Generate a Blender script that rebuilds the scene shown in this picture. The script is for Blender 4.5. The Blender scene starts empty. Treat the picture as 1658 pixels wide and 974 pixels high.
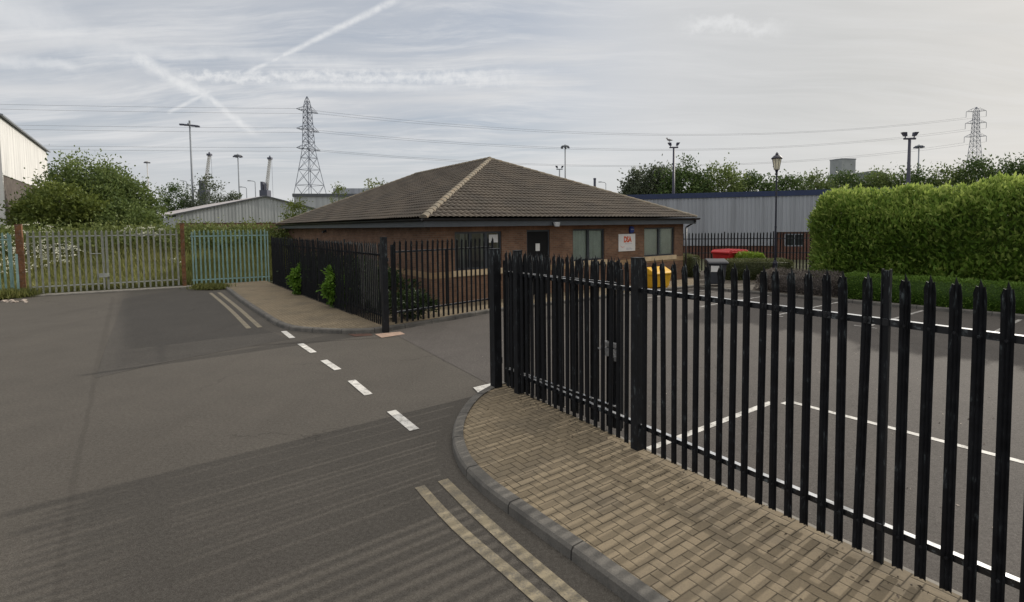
import bpy, bmesh, math, random
import numpy as np
from mathutils import Vector, Matrix
from mathutils.geometry import tessellate_polygon
random.seed(7); rng = np.random.default_rng(11)
sc = bpy.context.scene
col = sc.collection
PI = math.pi
R = math.radians

# ------------------------------------------------------------------ camera
F = 835.0; CH = 2.9; PITCH = math.atan(F/14800.0); ROLL = 0.0116
SHIFT = (487-365) - F*math.tan(PITCH)
FW = Vector((0, math.cos(PITCH), -math.sin(PITCH)))
_u = Vector((0, math.sin(PITCH), math.cos(PITCH))); _r = Vector((1, 0, 0))
RT = math.cos(ROLL)*_r - math.sin(ROLL)*_u
UP = math.sin(ROLL)*_r + math.cos(ROLL)*_u
cam_d = bpy.data.cameras.new('camera'); cam = bpy.data.objects.new('camera', cam_d); col.objects.link(cam)
m = Matrix((RT, UP, -FW)).transposed().to_4x4(); m.translation = Vector((0, 0, CH)); cam.matrix_world = m
cam_d.sensor_fit = 'HORIZONTAL'; cam_d.sensor_width = 36.0; cam_d.lens = F/1658*36.0
cam_d.shift_y = -SHIFT/1658.0
cam_d.clip_start = 0.05; cam_d.clip_end = 6000
sc.camera = cam
def ray(x, y):
    return FW + RT*((x-829)/F) + UP*((487-SHIFT-y)/F)
def at(x, y, Y):                      # the point seen in that direction at distance Y
    d = ray(x, y); t = Y/d.y
    return Vector((0, 0, CH)) + d*t
def gr(x, y, z=0.0):                  # the ground point seen in that direction
    d = ray(x, y); t = (z-CH)/d.z
    return Vector((0, 0, CH)) + d*t

# ------------------------------------------------------------------ exposure, sun
sc.view_settings.view_transform = 'Standard'; sc.view_settings.look = 'None'
sc.view_settings.exposure = 0.0; sc.view_settings.gamma = 1.0
SUN_AZ = math.atan2(0.797, 0.604); SUN_EL = R(22.3)
sd = Vector((math.sin(SUN_AZ)*math.cos(SUN_EL), math.cos(SUN_AZ)*math.cos(SUN_EL), math.sin(SUN_EL)))
sun_d = bpy.data.lights.new('sun', 'SUN'); sun_d.energy = 3.1; sun_d.angle = R(0.8); sun_d.color = (1.0, 0.93, 0.82)
sun = bpy.data.objects.new('sun', sun_d); col.objects.link(sun)
sun.rotation_euler = (-sd).to_track_quat('-Z', 'Y').to_euler(); sun.location = (20, 20, 40)

# ------------------------------------------------------------------ node helper
class NT:
    def __init__(s, tree):
        s.t = tree; s.n = tree.nodes; s.l = tree.links
    def put(s, sock, v):
        if v is None: return
        if hasattr(v, 'is_output') or isinstance(v, bpy.types.NodeSocket): s.l.new(v, sock)
        else:
            if isinstance(v, (tuple, list)) and len(v) == 3 and sock.type == 'RGBA': v = (*v, 1)
            sock.default_value = v
    def math(s, op, a, b=None, c=None, clamp=False):
        n = s.n.new('ShaderNodeMath'); n.operation = op; n.use_clamp = clamp
        for i, v in enumerate((a, b, c)): s.put(n.inputs[i], v) if v is not None else None
        return n.outputs[0]
    def vmath(s, op, a, b=None):
        n = s.n.new('ShaderNodeVectorMath'); n.operation = op
        s.put(n.inputs[0], a)
        if b is not None: s.put(n.inputs[1], b)
        return n.outputs['Value'] if op in ('DOT_PRODUCT', 'LENGTH', 'DISTANCE') else n.outputs[0]
    def sep(s, v):
        n = s.n.new('ShaderNodeSeparateXYZ'); s.put(n.inputs[0], v); return n.outputs
    def comb(s, x, y, z=0.0):
        n = s.n.new('ShaderNodeCombineXYZ')
        for i, v in enumerate((x, y, z)): s.put(n.inputs[i], v)
        return n.outputs[0]
    def noise(s, vec, scale, detail=4, rough=0.55, out=0, dist=0.0):
        n = s.n.new('ShaderNodeTexNoise'); s.put(n.inputs['Vector'], vec)
        n.inputs['Scale'].default_value = scale; n.inputs['Detail'].default_value = detail
        n.inputs['Roughness'].default_value = rough; n.inputs['Distortion'].default_value = dist
        return n.outputs[out]
    def mapr(s, v, a, b, c=0.0, d=1.0, smooth=True):
        n = s.n.new('ShaderNodeMapRange'); n.interpolation_type = 'SMOOTHSTEP' if smooth else 'LINEAR'
        s.put(n.inputs[0], v)
        for i, q in enumerate((a, b, c, d)): n.inputs[i+1].default_value = q
        return n.outputs[0]
    def mix(s, f, a, b, mode='MIX'):
        n = s.n.new('ShaderNodeMix'); n.data_type = 'RGBA'; n.blend_type = mode
        s.put(n.inputs[0], f); s.put(n.inputs[6], a); s.put(n.inputs[7], b)
        return n.outputs[2]
    def mapping(s, v, scale=(1, 1, 1), rot=(0, 0, 0), loc=(0, 0, 0)):
        n = s.n.new('ShaderNodeMapping'); s.put(n.inputs[0], v)
        n.inputs['Scale'].default_value = scale; n.inputs['Rotation'].default_value = rot; n.inputs['Location'].default_value = loc
        return n.outputs[0]
    def tc(s, o='Object'):
        return s.n.new('ShaderNodeTexCoord').outputs[o]
    def attr(s, name):
        n = s.n.new('ShaderNodeAttribute'); n.attribute_name = name; return n.outputs['Fac']
    def bump(s, h, strength=0.5, dist=0.01):
        n = s.n.new('ShaderNodeBump'); n.inputs['Strength'].default_value = strength; n.inputs['Distance'].default_value = dist
        s.put(n.inputs['Height'], h); return n.outputs[0]

# ------------------------------------------------------------------ world
world = bpy.data.worlds.new('World'); sc.world = world; world.use_nodes = True
w = NT(world.node_tree); w.n.clear()
SKY_S = 0.1
sky = w.n.new('ShaderNodeTexSky'); sky.sky_type = 'NISHITA'; sky.sun_disc = False
sky.sun_elevation = SUN_EL; sky.sun_rotation = SUN_AZ; sky.air_density = 1.0; sky.dust_density = 2.0
D = w.tc('Generated')
dx, dy, dz = w.sep(D)
zz = w.math('ADD', w.math('MAXIMUM', dz, 0.0), 0.10)
pl = w.comb(w.math('DIVIDE', dx, zz), w.math('DIVIDE', dy, zz), 0.0)
warp = w.noise(pl, 0.5, 2, 0.5, out=1)
plw = w.vmath('ADD', pl, w.vmath('MULTIPLY', w.vmath('SUBTRACT', warp, (0.5, 0.5, 0.5)), (0.9, 0.9, 0.0)))
st = w.mapping(plw, scale=(0.35, 1.5, 1), rot=(0, 0, R(-12)))
streak = w.noise(st, 1.3, 7, 0.6)
soft = w.noise(pl, 0.32, 4, 0.5)
right = w.mapr(w.math('DIVIDE', dx, w.math('ADD', w.math('ABSOLUTE', dy), 0.001)), -0.15, 0.35)
cover = w.mapr(w.math('ADD', w.math('MULTIPLY', streak, 0.65), w.math('MULTIPLY', soft, 0.35)), 0.30, 0.66)
cover = w.math('MAXIMUM', cover, w.math('MULTIPLY', right, 0.9))
low = w.mapr(dz, 0.0, 0.22, 1.0, 0.0)
cover = w.math('MAXIMUM', cover, w.math('MULTIPLY', low, 0.9), clamp=True)
# contrails: thin bands along great circles
def contrail(x0, y0, x1, y1, wa, wb, rag, nscale, strength, fin=0.08, fout=0.15):
    a = ray(x0, y0).normalized(); b = ray(x1, y1).normalized()
    nrm = a.cross(b).normalized(); tan = nrm.cross(a).normalized()
    L = a.angle(b)
    al = w.math('DIVIDE', w.math('ARCTAN2', w.vmath('DOT_PRODUCT', D, tuple(tan)), w.vmath('DOT_PRODUCT', D, tuple(a))), L)
    nz = w.math('SUBTRACT', w.noise(D, nscale, 5, 0.65), 0.5)
    dist = w.math('ADD', w.vmath('DOT_PRODUCT', D, tuple(nrm)), w.math('MULTIPLY', nz, rag))
    wd = w.math('ADD', w.math('MULTIPLY', al, (wb-wa)/F), wa/F)
    q = w.math('DIVIDE', w.math('ABSOLUTE', dist), wd)
    core = w.mapr(q, 0.0, 1.15, 1.0, 0.0)
    ends = w.math('MULTIPLY', w.mapr(al, -fin*0.2, fin), w.mapr(al, 1.0-fout, 1.0+fout*0.2, 1.0, 0.0))
    tex = w.mapr(w.noise(D, nscale*1.7, 4, 0.6), 0.25, 0.65, 0.45, 1.0)
    return w.math('MULTIPLY', w.math('MULTIPLY', core, ends), w.math('MULTIPLY', tex, strength))
trails = [contrail(380, 128, 660, -10, 3.5, 7, 0.004, 40, 0.75),
          contrail(205, 80, 350, 168, 13, 11, 0.024, 34, 0.75, 0.15, 0.2),
          contrail(325, 146, 418, 222, 5, 7, 0.010, 45, 0.7, 0.1, 0.3),
          contrail(270, 183, 345, 145, 3, 4, 0.004, 40, 0.6),
          contrail(250, 122, 900, 126, 7, 17, 0.040, 46, 0.75, 0.1, 0.3),
          contrail(400, 137, 760, 142, 8, 9, 0.012, 30, 0.55, 0.2, 0.4),
          contrail(-60, -10, 240, 95, 40, 20, 0.05, 12, 0.45),
          contrail(60, 70, 640, 108, 14, 10, 0.03, 12, 0.40, 0.2, 0.3),
          contrail(1090, 35, 1280, 50, 12, 10, 0.05, 34, 0.55, 0.3, 0.3),
          contrail(-40, 95, 130, 108, 10, 8, 0.03, 16, 0.5)]
tr = trails[0]
for t in trails[1:]: tr = w.math('MAXIMUM', tr, t)
# veil: unseen sky overhead brightened to light the ground, most sunward; greyer far right
sunward = w.mapr(w.vmath('DOT_PRODUCT', D, tuple(sd)), 0.55, 1.0)
over = w.mapr(dz, 0.42, 0.95, 0.0, 1.0)
cl_l = w.mix(w.mapr(soft, 0.3, 0.7), (0.60, 0.615, 0.645), (0.72, 0.725, 0.735))
cl_r = w.mix(w.mapr(streak, 0.3, 0.7), (0.545, 0.55, 0.54), (0.64, 0.64, 0.63))
clc = w.mix(w.mapr(w.math('DIVIDE', dx, w.math('ADD', w.math('ABSOLUTE', dy), 0.001)), 0.0, 0.75), cl_l, cl_r)
clc = w.mix(w.math('MULTIPLY', low, 0.75), clc, (0.735, 0.74, 0.74))
clc = w.mix(over, clc, (1.80, 1.72, 1.58))
clc = w.mix(w.math('MULTIPLY', w.math('MULTIPLY', sunward, over), 0.5), clc, (2.6, 2.4, 2.1))
blue = w.mix(0.62, w.vmath('MULTIPLY', sky.outputs[0], (SKY_S, SKY_S, SKY_S)), (0.50, 0.54, 0.61))
final = w.mix(cover, blue, clc)
wisp = w.mapr(w.noise(w.mapping(plw, scale=(0.5, 2.6, 1), rot=(0, 0, R(-8))), 1.9, 8, 0.68), 0.43, 0.70)
final = w.mix(w.math('MULTIPLY', wisp, w.math('MULTIPLY', w.mapr(dz, 0.05, 0.16, 0.0, 0.55), w.math('SUBTRACT', 1.0, w.math('MULTIPLY', right, 0.6)))), final, (0.80, 0.80, 0.805))
final = w.mix(tr, final, (0.83, 0.835, 0.84))
up = w.vmath('MULTIPLY', final, (1/SKY_S, 1/SKY_S, 1/SKY_S))
bg = w.n.new('ShaderNodeBackground'); w.l.new(up, bg.inputs[0]); bg.inputs[1].default_value = SKY_S
wo = w.n.new('ShaderNodeOutputWorld'); w.l.new(bg.outputs[0], wo.inputs[0])

# ------------------------------------------------------------------ materials
def new_mat(name):
    mt = bpy.data.materials.new(name); mt.use_nodes = True
    k = NT(mt.node_tree); p = k.n['Principled BSDF']
    return mt, k, p
def mat(name, c, rough=0.6, metal=0.0, var=0.15, scale=3.0, spec=0.5, dirt=None, dirt_amt=0.5, coord='Object', bump=0.0):
    mt, k, p = new_mat(name)
    v = k.tc(coord)
    n = k.noise(v, scale, 6, 0.6)
    lo = tuple(x*(1-var) for x in c); hi = tuple(min(1, x*(1+var)) for x in c)
    cc = k.mix(k.mapr(n, 0.3, 0.7), lo, hi)
    if dirt:
        d = k.mapr(k.noise(v, scale*2.7, 8, 0.7), 0.5, 0.72)
        cc = k.mix(k.math('MULTIPLY', d, dirt_amt), cc, dirt)
    k.put(p.inputs['Base Color'], cc)
    k.put(p.inputs['Roughness'], k.mapr(n, 0.2, 0.8, max(0.02, rough-0.08), min(1, rough+0.08)))
    p.inputs['Metallic'].default_value = metal
    p.inputs['Specular IOR Level'].default_value = spec
    if bump: k.put(p.inputs['Normal'], k.bump(k.noise(v, scale*12, 5, 0.7), bump, 0.01))
    return mt
def foliage(name, dark, mid, light, trans=0.3):
    mt, k, p = new_mat(name)
    t = k.attr('tint')
    c = k.mix(k.mapr(t, 0.0, 0.5, smooth=False), dark, mid)
    c = k.mix(k.mapr(t, 0.5, 1.0, smooth=False), c, light)
    k.put(p.inputs['Base Color'], c); p.inputs['Roughness'].default_value = 0.55
    p.inputs['Specular IOR Level'].default_value = 0.25
    tr = k.n.new('ShaderNodeBsdfTranslucent'); k.put(tr.inputs[0], k.mix(0.5, c, light))
    ms = k.n.new('ShaderNodeMixShader'); ms.inputs[0].default_value = trans
    k.l.new(p.outputs[0], ms.inputs[1]); k.l.new(tr.outputs[0], ms.inputs[2])
    k.l.new(ms.outputs[0], k.n['Material Output'].inputs[0])
    return mt
def asphalt(name, base, warm=0.0, seams=()):
    mt, k, p = new_mat(name)
    v = k.tc('Object')
    big = k.noise(v, 0.22, 4, 0.55); med = k.noise(v, 1.3, 5, 0.6); fine = k.noise(v, 90, 3, 0.7)
    f = k.math('ADD', k.math('MULTIPLY', k.mapr(big, 0.3, 0.7), 0.55), k.math('MULTIPLY', k.mapr(med, 0.3, 0.7), 0.45))
    c = k.mix(f, tuple(x*0.84 for x in base), tuple(x*1.16 for x in base))
    c = k.mix(k.mapr(fine, 0.35, 0.75), k.mix(0.28, c, (0, 0, 0)), k.mix(0.07, c, (0.6, 0.57, 0.52)))
    grit = k.noise(v, 24, 5, 0.75)
    c = k.mix(k.mapr(grit, 0.3, 0.7), k.mix(0.16, c, (0, 0, 0)), k.mix(0.04, c, (0.6, 0.57, 0.52)))
    chips = k.noise(v, 160, 1, 0.5)
    c = k.mix(k.math('MULTIPLY', k.mapr(chips, 0.70, 0.78), 0.5), c, (0.40, 0.38, 0.35))
    vor = k.n.new('ShaderNodeTexVoronoi'); vor.feature = 'DISTANCE_TO_EDGE'; vor.inputs['Scale'].default_value = 0.33
    k.l.new(k.vmath('ADD', v, k.vmath('MULTIPLY', k.noise(v, 1.4, 5, 0.7, out=1), (1.1, 1.1, 0.0))), vor.inputs['Vector'])
    crk = k.math('MULTIPLY', k.mapr(vor.outputs['Distance'], 0.002, 0.007, 1, 0), k.mapr(k.noise(v, 0.35, 3), 0.52, 0.62))
    c = k.mix(k.math('MULTIPLY', crk, 0.45), c, tuple(q*0.3 for q in base))
    # wheel-polished streaks along the road and damp/oil blotches
    tracks = k.noise(k.mapping(v, scale=(1.1, 0.10, 1), rot=(0, 0, R(-35))), 1.0, 4, 0.6)
    c = k.mix(k.math('MULTIPLY', k.mapr(tracks, 0.48, 0.72), 0.22), c, tuple(x*0.55 for x in base))
    oil = k.noise(v, 0.9, 6, 0.7, dist=0.6)
    c = k.mix(k.math('MULTIPLY', k.mapr(oil, 0.62, 0.78), 0.35), c, tuple(x*0.5 for x in base))
    x, y, z = k.sep(v)
    wob = k.math('MULTIPLY', k.math('SUBTRACT', k.noise(v, 1.6, 4, 0.6), 0.5), 0.12)
    for (x0, y0, x1, y1, wd, amt) in seams:
        L = math.hypot(x1-x0, y1-y0); tx, ty = (x1-x0)/L, (y1-y0)/L
        al = k.math('ADD', k.math('MULTIPLY', k.math('SUBTRACT', x, x0), tx), k.math('MULTIPLY', k.math('SUBTRACT', y, y0), ty))
        ac = k.math('ADD', k.math('MULTIPLY', k.math('SUBTRACT', x, x0), -ty), k.math('MULTIPLY', k.math('SUBTRACT', y, y0), tx))
        ac = k.math('ABSOLUTE', k.math('ADD', ac, wob))
        e = k.math('MULTIPLY', k.mapr(al, -0.2, 0.2), k.mapr(al, L-0.2, L+0.2, 1, 0))
        s = k.math('MULTIPLY', k.mapr(ac, wd*0.3, wd, 1, 0), k.math('MULTIPLY', e, amt))
        c = k.mix(s, c, tuple(q*0.4 for q in base))
    k.put(p.inputs['Base Color'], c); p.inputs['Roughness'].default_value = 0.88
    p.inputs['Specular IOR Level'].default_value = 0.25
    k.put(p.inputs['Normal'], k.bump(fine, 0.5, 0.006))
    return mt
def paint(name, c, under, wear=0.5):
    mt, k, p = new_mat(name)
    v = k.tc('Object')
    n = k.math('ADD', k.math('MULTIPLY', k.noise(v, 6, 6, 0.7), 0.6), k.math('MULTIPLY', k.noise(v, 60, 4, 0.7), 0.4))
    f = k.mapr(n, wear-0.10, wear+0.12)
    c1 = k.mix(k.mapr(k.noise(v, 2.2, 4), 0.3, 0.7), c, tuple(x*0.78 for x in c))
    k.put(p.inputs['Base Color'], k.mix(f, c1, under)); p.inputs['Roughness'].default_value = 0.75
    k.put(p.inputs['Normal'], k.bump(k.noise(v, 90, 3, 0.7), 0.3, 0.004))
    return mt
def brick(name, c1, c2, mortar, bw=0.225, rh=0.075):
    mt, k, p = new_mat(name)
    uv = k.tc('UV')
    b = k.n.new('ShaderNodeTexBrick'); k.l.new(uv, b.inputs['Vector'])
    b.inputs['Scale'].default_value = 1.0; b.inputs['Brick Width'].default_value = bw; b.inputs['Row Height'].default_value = rh
    b.inputs['Mortar Size'].default_value = 0.006; b.inputs['Mortar Smooth'].default_value = 0.2; b.inputs['Bias'].default_value = 0.0
    b.inputs['Color1'].default_value = (*c1, 1); b.inputs['Color2'].default_value = (*c2, 1); b.inputs['Mortar'].default_value = (*mortar, 1)
    n = k.noise(uv, 1.2, 5, 0.6)
    c = k.mix(k.mapr(n, 0.3, 0.7), b.outputs[0], k.mix(1.0, b.outputs[0], (0.72, 0.70, 0.70), 'MULTIPLY'))
    c = k.mix(k.math('MULTIPLY', k.mapr(k.noise(uv, 9, 5, 0.7), 0.5, 0.7), 0.3), c, (0.10, 0.07, 0.055))
    k.put(p.inputs['Base Color'], c); p.inputs['Roughness'].default_value = 0.9; p.inputs['Specular IOR Level'].default_value = 0.2
    k.put(p.inputs['Normal'], k.bump(k.math('SUBTRACT', 1.0, b.outputs['Fac']), 0.6, 0.006))
    return mt
def herringbone(name, rot):
    mt, k, p = new_mat(name)
    v0 = k.tc('Object'); v = k.mapping(v0, rot=(0, 0, -rot), scale=(9.8, 9.8, 9.8))
    wv = k.vmath('SUBTRACT', k.noise(v0, 3.0, 2, 0.5, out=1), (0.5, 0.5, 0.5))
    x, y, _ = k.sep(k.vmath('ADD', v, k.vmath('MULTIPLY', wv, (0.16, 0.16, 0))))
    i = k.math('FLOOR', x); j = k.math('FLOOR', y)
    fx = k.math('SUBTRACT', x, i); fy = k.math('SUBTRACT', y, j)
    kk = k.math('FLOORED_MODULO', k.math('SUBTRACT', i, j), 4.0)
    def eq(a): return k.math('COMPARE', kk, float(a), 0.1)
    e0, e1, e2, e3 = eq(0), eq(1), eq(2), eq(3)
    # distance to the joints of the 2x1 block
    big = 9.0
    dl = k.math('ADD', fx, k.math('MULTIPLY', e1, big)); dr = k.math('ADD', k.math('SUBTRACT', 1.0, fx), k.math('MULTIPLY', e0, big))
    db = k.math('ADD', fy, k.math('MULTIPLY', e2, big)); dt = k.math('ADD', k.math('SUBTRACT', 1.0, fy), k.math('MULTIPLY', e3, big))
    dm = k.math('MINIMUM', k.math('MINIMUM', dl, dr), k.math('MINIMUM', db, dt))
    bi = k.math('SUBTRACT', i, e1); bj = k.math('SUBTRACT', j, e2)
    wn = k.n.new('ShaderNodeTexWhiteNoise'); wn.noise_dimensions = '3D'; k.l.new(k.comb(bi, bj, e0), wn.inputs['Vector'])
    wn2 = k.n.new('ShaderNodeTexWhiteNoise'); wn2.noise_dimensions = '3D'; k.l.new(k.comb(bi, bj, k.math('ADD', k.math('ADD', e0, e1), 3.0)), wn2.inputs['Vector'])
    t = wn2.outputs[0]
    c = k.mix(t, (0.225, 0.180, 0.120), (0.262, 0.211, 0.143))
    c = k.mix(k.math('MULTIPLY', k.mapr(k.noise(v0, 60, 4, 0.7), 0.4, 0.7), 0.5), c, (0.15, 0.122, 0.09))
    st = k.noise(v0, 1.1, 6, 0.65)
    c = k.mix(k.math('MULTIPLY', k.mapr(st, 0.45, 0.70), 0.6), c, (0.135, 0.115, 0.088))  # stains across blocks, deepened to stand in for soft shadow bands
    st2 = k.noise(v0, 4.5, 6, 0.7)
    c = k.mix(k.math('MULTIPLY', k.mapr(st2, 0.55, 0.75), 0.5), c, (0.12, 0.10, 0.075))
    jt = k.mapr(dm, 0.02, 0.07, 1.0, 0.0)
    jv = k.mapr(k.noise(v0, 2.3, 4, 0.7), 0.3, 0.6, 0.55, 1.0)
    c = k.mix(k.math('MULTIPLY', jt, jv), c, (0.058, 0.048, 0.034))
    k.put(p.inputs['Base Color'], c); p.inputs['Roughness'].default_value = 0.9; p.inputs['Specular IOR Level'].default_value = 0.2
    h = k.math('ADD', k.mapr(dm, 0.0, 0.12), k.math('MULTIPLY', t, 0.35))
    k.put(p.inputs['Normal'], k.bump(h, 0.7, 0.008))
    return mt
def clad(name, c, pitch=0.2, dirt=0.25):
    mt, k, p = new_mat(name)
    v = k.tc('Object')
    n = k.noise(k.mapping(v, scale=(1.2, 1.2, 0.06)), 1.5, 6, 0.65)
    cc = k.mix(k.mapr(n, 0.35, 0.7), c, tuple(x*(1-dirt) for x in c))
    k.put(p.inputs['Base Color'], cc); p.inputs['Roughness'].default_value = 0.5
    return mt

ASPH = (0.077, 0.067, 0.056)
g1, g2 = gr(183, 480), gr(153, 618); g3 = gr(115, 800); g4 = gr(90, 990)
h1, h2, h3 = gr(401, 560), gr(640, 545), gr(174, 606)
SEAMS = [(g1.x, g1.y, g2.x, g2.y, 0.10, 0.22), (g2.x, g2.y, g3.x, g3.y, 0.05, 0.26), (g3.x, g3.y, g4.x, g4.y, 0.05, 0.2),
         (h1.x, h1.y, h2.x, h2.y, 0.10, 0.45)]
M = {
 'road': asphalt('road_asphalt', ASPH, seams=SEAMS),
 'patch': asphalt('patched_asphalt', (0.058, 0.051, 0.044)),
 'park': asphalt('car_park_asphalt', (0.078, 0.068, 0.063)),
 'white': paint('white_road_paint', (0.70, 0.68, 0.64), ASPH, 0.56),
 'white_faded': paint('faded_white_paint', (0.60, 0.58, 0.55), (0.11, 0.10, 0.095), 0.50),
 'yellow': paint('faded_yellow_paint', (0.30, 0.25, 0.165), (0.13, 0.115, 0.09), 0.50),
 'concrete': mat('weathered_concrete', (0.27, 0.25, 0.22), 0.9, var=0.25, scale=4, dirt=(0.11, 0.10, 0.085), bump=0.4),
 'soil': mat('bed_soil', (0.075, 0.062, 0.048), 0.95, var=0.4, scale=5, bump=0.8),
 'earth': mat('rough_ground', (0.085, 0.085, 0.045), 0.95, var=0.35, scale=0.6, dirt=(0.05, 0.06, 0.025), bump=0.6),
 'pink': mat('pinkish_mortar_patch', (0.36, 0.25, 0.19), 0.9, var=0.2, scale=6, dirt=(0.16, 0.12, 0.10)),
 'brick': brick('red_brown_brick', (0.262, 0.146, 0.092), (0.178, 0.102, 0.068), (0.235, 0.195, 0.15)),
 'buffbrick': brick('buff_brick_band', (0.46, 0.31, 0.17), (0.38, 0.26, 0.145), (0.32, 0.26, 0.19)),
 'sill': mat('buff_stone_sill', (0.60, 0.47, 0.30), 0.85, var=0.12, scale=3, dirt=(0.35, 0.27, 0.18), dirt_amt=0.3),
 'tile': mat('brown_concrete_tile', (0.078, 0.062, 0.047), 0.9, var=0.30, scale=0.9, dirt=(0.105, 0.094, 0.066), dirt_amt=0.45, bump=0.3),
 'hip': mat('lichened_hip_tile', (0.20, 0.172, 0.13), 0.92, var=0.25, scale=2.0, dirt=(0.34, 0.20, 0.09), dirt_amt=0.6, bump=0.5),
 'fascia': mat('blue_grey_fascia', (0.075, 0.083, 0.094), 0.5, var=0.12),
 'black_plastic': mat('black_plastic_gutter', (0.018, 0.018, 0.020), 0.4, var=0.2),
 'frame': mat('dark_grey_frame', (0.040, 0.046, 0.055), 0.45, var=0.1),
 'blind': mat('pale_vertical_blind', (0.78, 0.80, 0.74), 0.8, var=0.06),
 'interior': mat('dim_interior', (0.05, 0.055, 0.06), 0.9),
 'door': mat('near_black_door', (0.008, 0.008, 0.009), 0.6, var=0.2, spec=0.2),
 'paper': mat('white_paper', (0.72, 0.71, 0.69), 0.8, var=0.05),
 'signwhite': mat('white_sign_board', (0.72, 0.71, 0.70), 0.5, var=0.04),
 'orange': mat('orange_red_lettering', (0.62, 0.10, 0.035), 0.5, var=0.05),
 'greyblue': mat('grey_blue_print', (0.22, 0.25, 0.36), 0.6),
 'alarm': mat('blue_alarm_box', (0.012, 0.035, 0.22), 0.35, var=0.1),
 'blackpaint': None, 'tipwear': None,
 'turq': mat('faded_turquoise_paint', (0.27, 0.41, 0.385), 0.6, var=0.18, scale=2.5, dirt=(0.30, 0.36, 0.33), dirt_amt=0.5),
 'galv': mat('dull_galvanised_steel', (0.38, 0.39, 0.35), 0.55, metal=0.15, var=0.2, scale=2.5, dirt=(0.22, 0.20, 0.18)),
 'rust': mat('rusty_steel', (0.155, 0.070, 0.030), 0.9, var=0.4, scale=4, dirt=(0.33, 0.40, 0.40), dirt_amt=0.35),
 'claddr': clad('grey_blue_cladding', (0.36, 0.378, 0.415)),
 'claddl': clad('pale_grey_cladding', (0.40, 0.42, 0.43)),
 'claddw': clad('white_cladding', (0.80, 0.79, 0.77), dirt=0.28),
 'roofsheet': clad('sheet_roof', (0.45, 0.41, 0.40)),
 'bluetrim': mat('blue_trim', (0.016, 0.030, 0.088), 0.45, var=0.12),
 'darktrim': mat('dark_trim', (0.03, 0.032, 0.04), 0.5),
 'farbrick': brick('warehouse_brick', (0.17, 0.075, 0.052), (0.13, 0.06, 0.045), (0.25, 0.20, 0.17)),
 'greybrick': brick('grey_brown_blockwork', (0.15, 0.13, 0.115), (0.12, 0.105, 0.095), (0.16, 0.14, 0.13), 0.44, 0.22),
 'towerconc': mat('far_concrete', (0.30, 0.32, 0.33), 0.9, var=0.12, scale=0.3),
 'mast': mat('grey_mast_steel', (0.23, 0.25, 0.28), 0.6, var=0.1),
 'darkmast': mat('dark_blue_steel', (0.025, 0.026, 0.05), 0.45, var=0.2),
 'pylon': mat('pylon_steel', (0.17, 0.19, 0.24), 0.6, var=0.15, scale=0.3),
 'cable': mat('cable_aluminium', (0.20, 0.21, 0.23), 0.6),
 'cranegrey': mat('crane_pale_paint', (0.52, 0.51, 0.50), 0.6, var=0.1),
 'craneblue': mat('crane_dark_paint', (0.075, 0.08, 0.115), 0.6, var=0.15),
 'lampblack': mat('lamp_post_paint', (0.012, 0.013, 0.028), 0.35, var=0.2),
 'lampglass': mat('frosted_lamp_glass', (0.68, 0.66, 0.56), 0.35, var=0.05),
 'lens': mat('floodlight_lens', (0.45, 0.46, 0.47), 0.2),
 'yellowbin': mat('yellow_grp', (0.72, 0.40, 0.02), 0.5, var=0.1, dirt=(0.45, 0.27, 0.04), dirt_amt=0.3),
 'redbin': mat('red_bin_paint', (0.46, 0.018, 0.022), 0.5, var=0.1),
 'blackbin': mat('dark_bin_plastic', (0.028, 0.030, 0.038), 0.5, var=0.15),
 'rubber': mat('black_rubber', (0.02, 0.02, 0.02), 0.8),
 'lock': mat('galvanised_lock', (0.42, 0.42, 0.42), 0.4, metal=0.5, var=0.25, scale=12),
 'bark': mat('bark', (0.085, 0.065, 0.048), 0.95, var=0.35, scale=5, bump=0.6),
 'bird': mat('gull_feather', (0.22, 0.22, 0.23), 0.8),
 'stone': mat('pale_rubble', (0.34, 0.29, 0.25), 0.9, var=0.3, scale=7),
 'flower': mat('white_umbel', (0.62, 0.62, 0.50), 0.8, var=0.15),
 'pave': herringbone('block_paving', R(35)),
}
def black_paint():
    mt, k, p = new_mat('worn_black_paint')
    v = k.tc('Object'); z = k.sep(v)[2]
    oi = k.n.new('ShaderNodeObjectInfo')
    vv = k.vmath('ADD', v, k.comb(k.math('MULTIPLY', oi.outputs['Random'], 50.0), 0.0, 0.0))
    n = k.noise(k.mapping(vv, scale=(1, 1, 0.18)), 38, 6, 0.7)
    n2 = k.noise(vv, 7, 5, 0.65)
    tip = k.mapr(z, 2.02, 2.30)
    chip = k.math('MULTIPLY', k.mapr(n, 0.53, 0.68), k.math('ADD', k.math('MULTIPLY', k.mapr(n2, 0.48, 0.68), 0.55), k.math('MULTIPLY', tip, 0.75)))
    c = k.mix(chip, k.mix(k.mapr(n2, 0.3, 0.7), (0.006, 0.0065, 0.008), (0.011, 0.012, 0.015)), (0.16, 0.19, 0.20))
    k.put(p.inputs['Base Color'], c)
    k.put(p.inputs['Roughness'], k.mapr(n2, 0.3, 0.7, 0.50, 0.70))
    p.inputs['Specular IOR Level'].default_value = 0.28
    return mt
M['blackpaint'] = black_paint()
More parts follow.
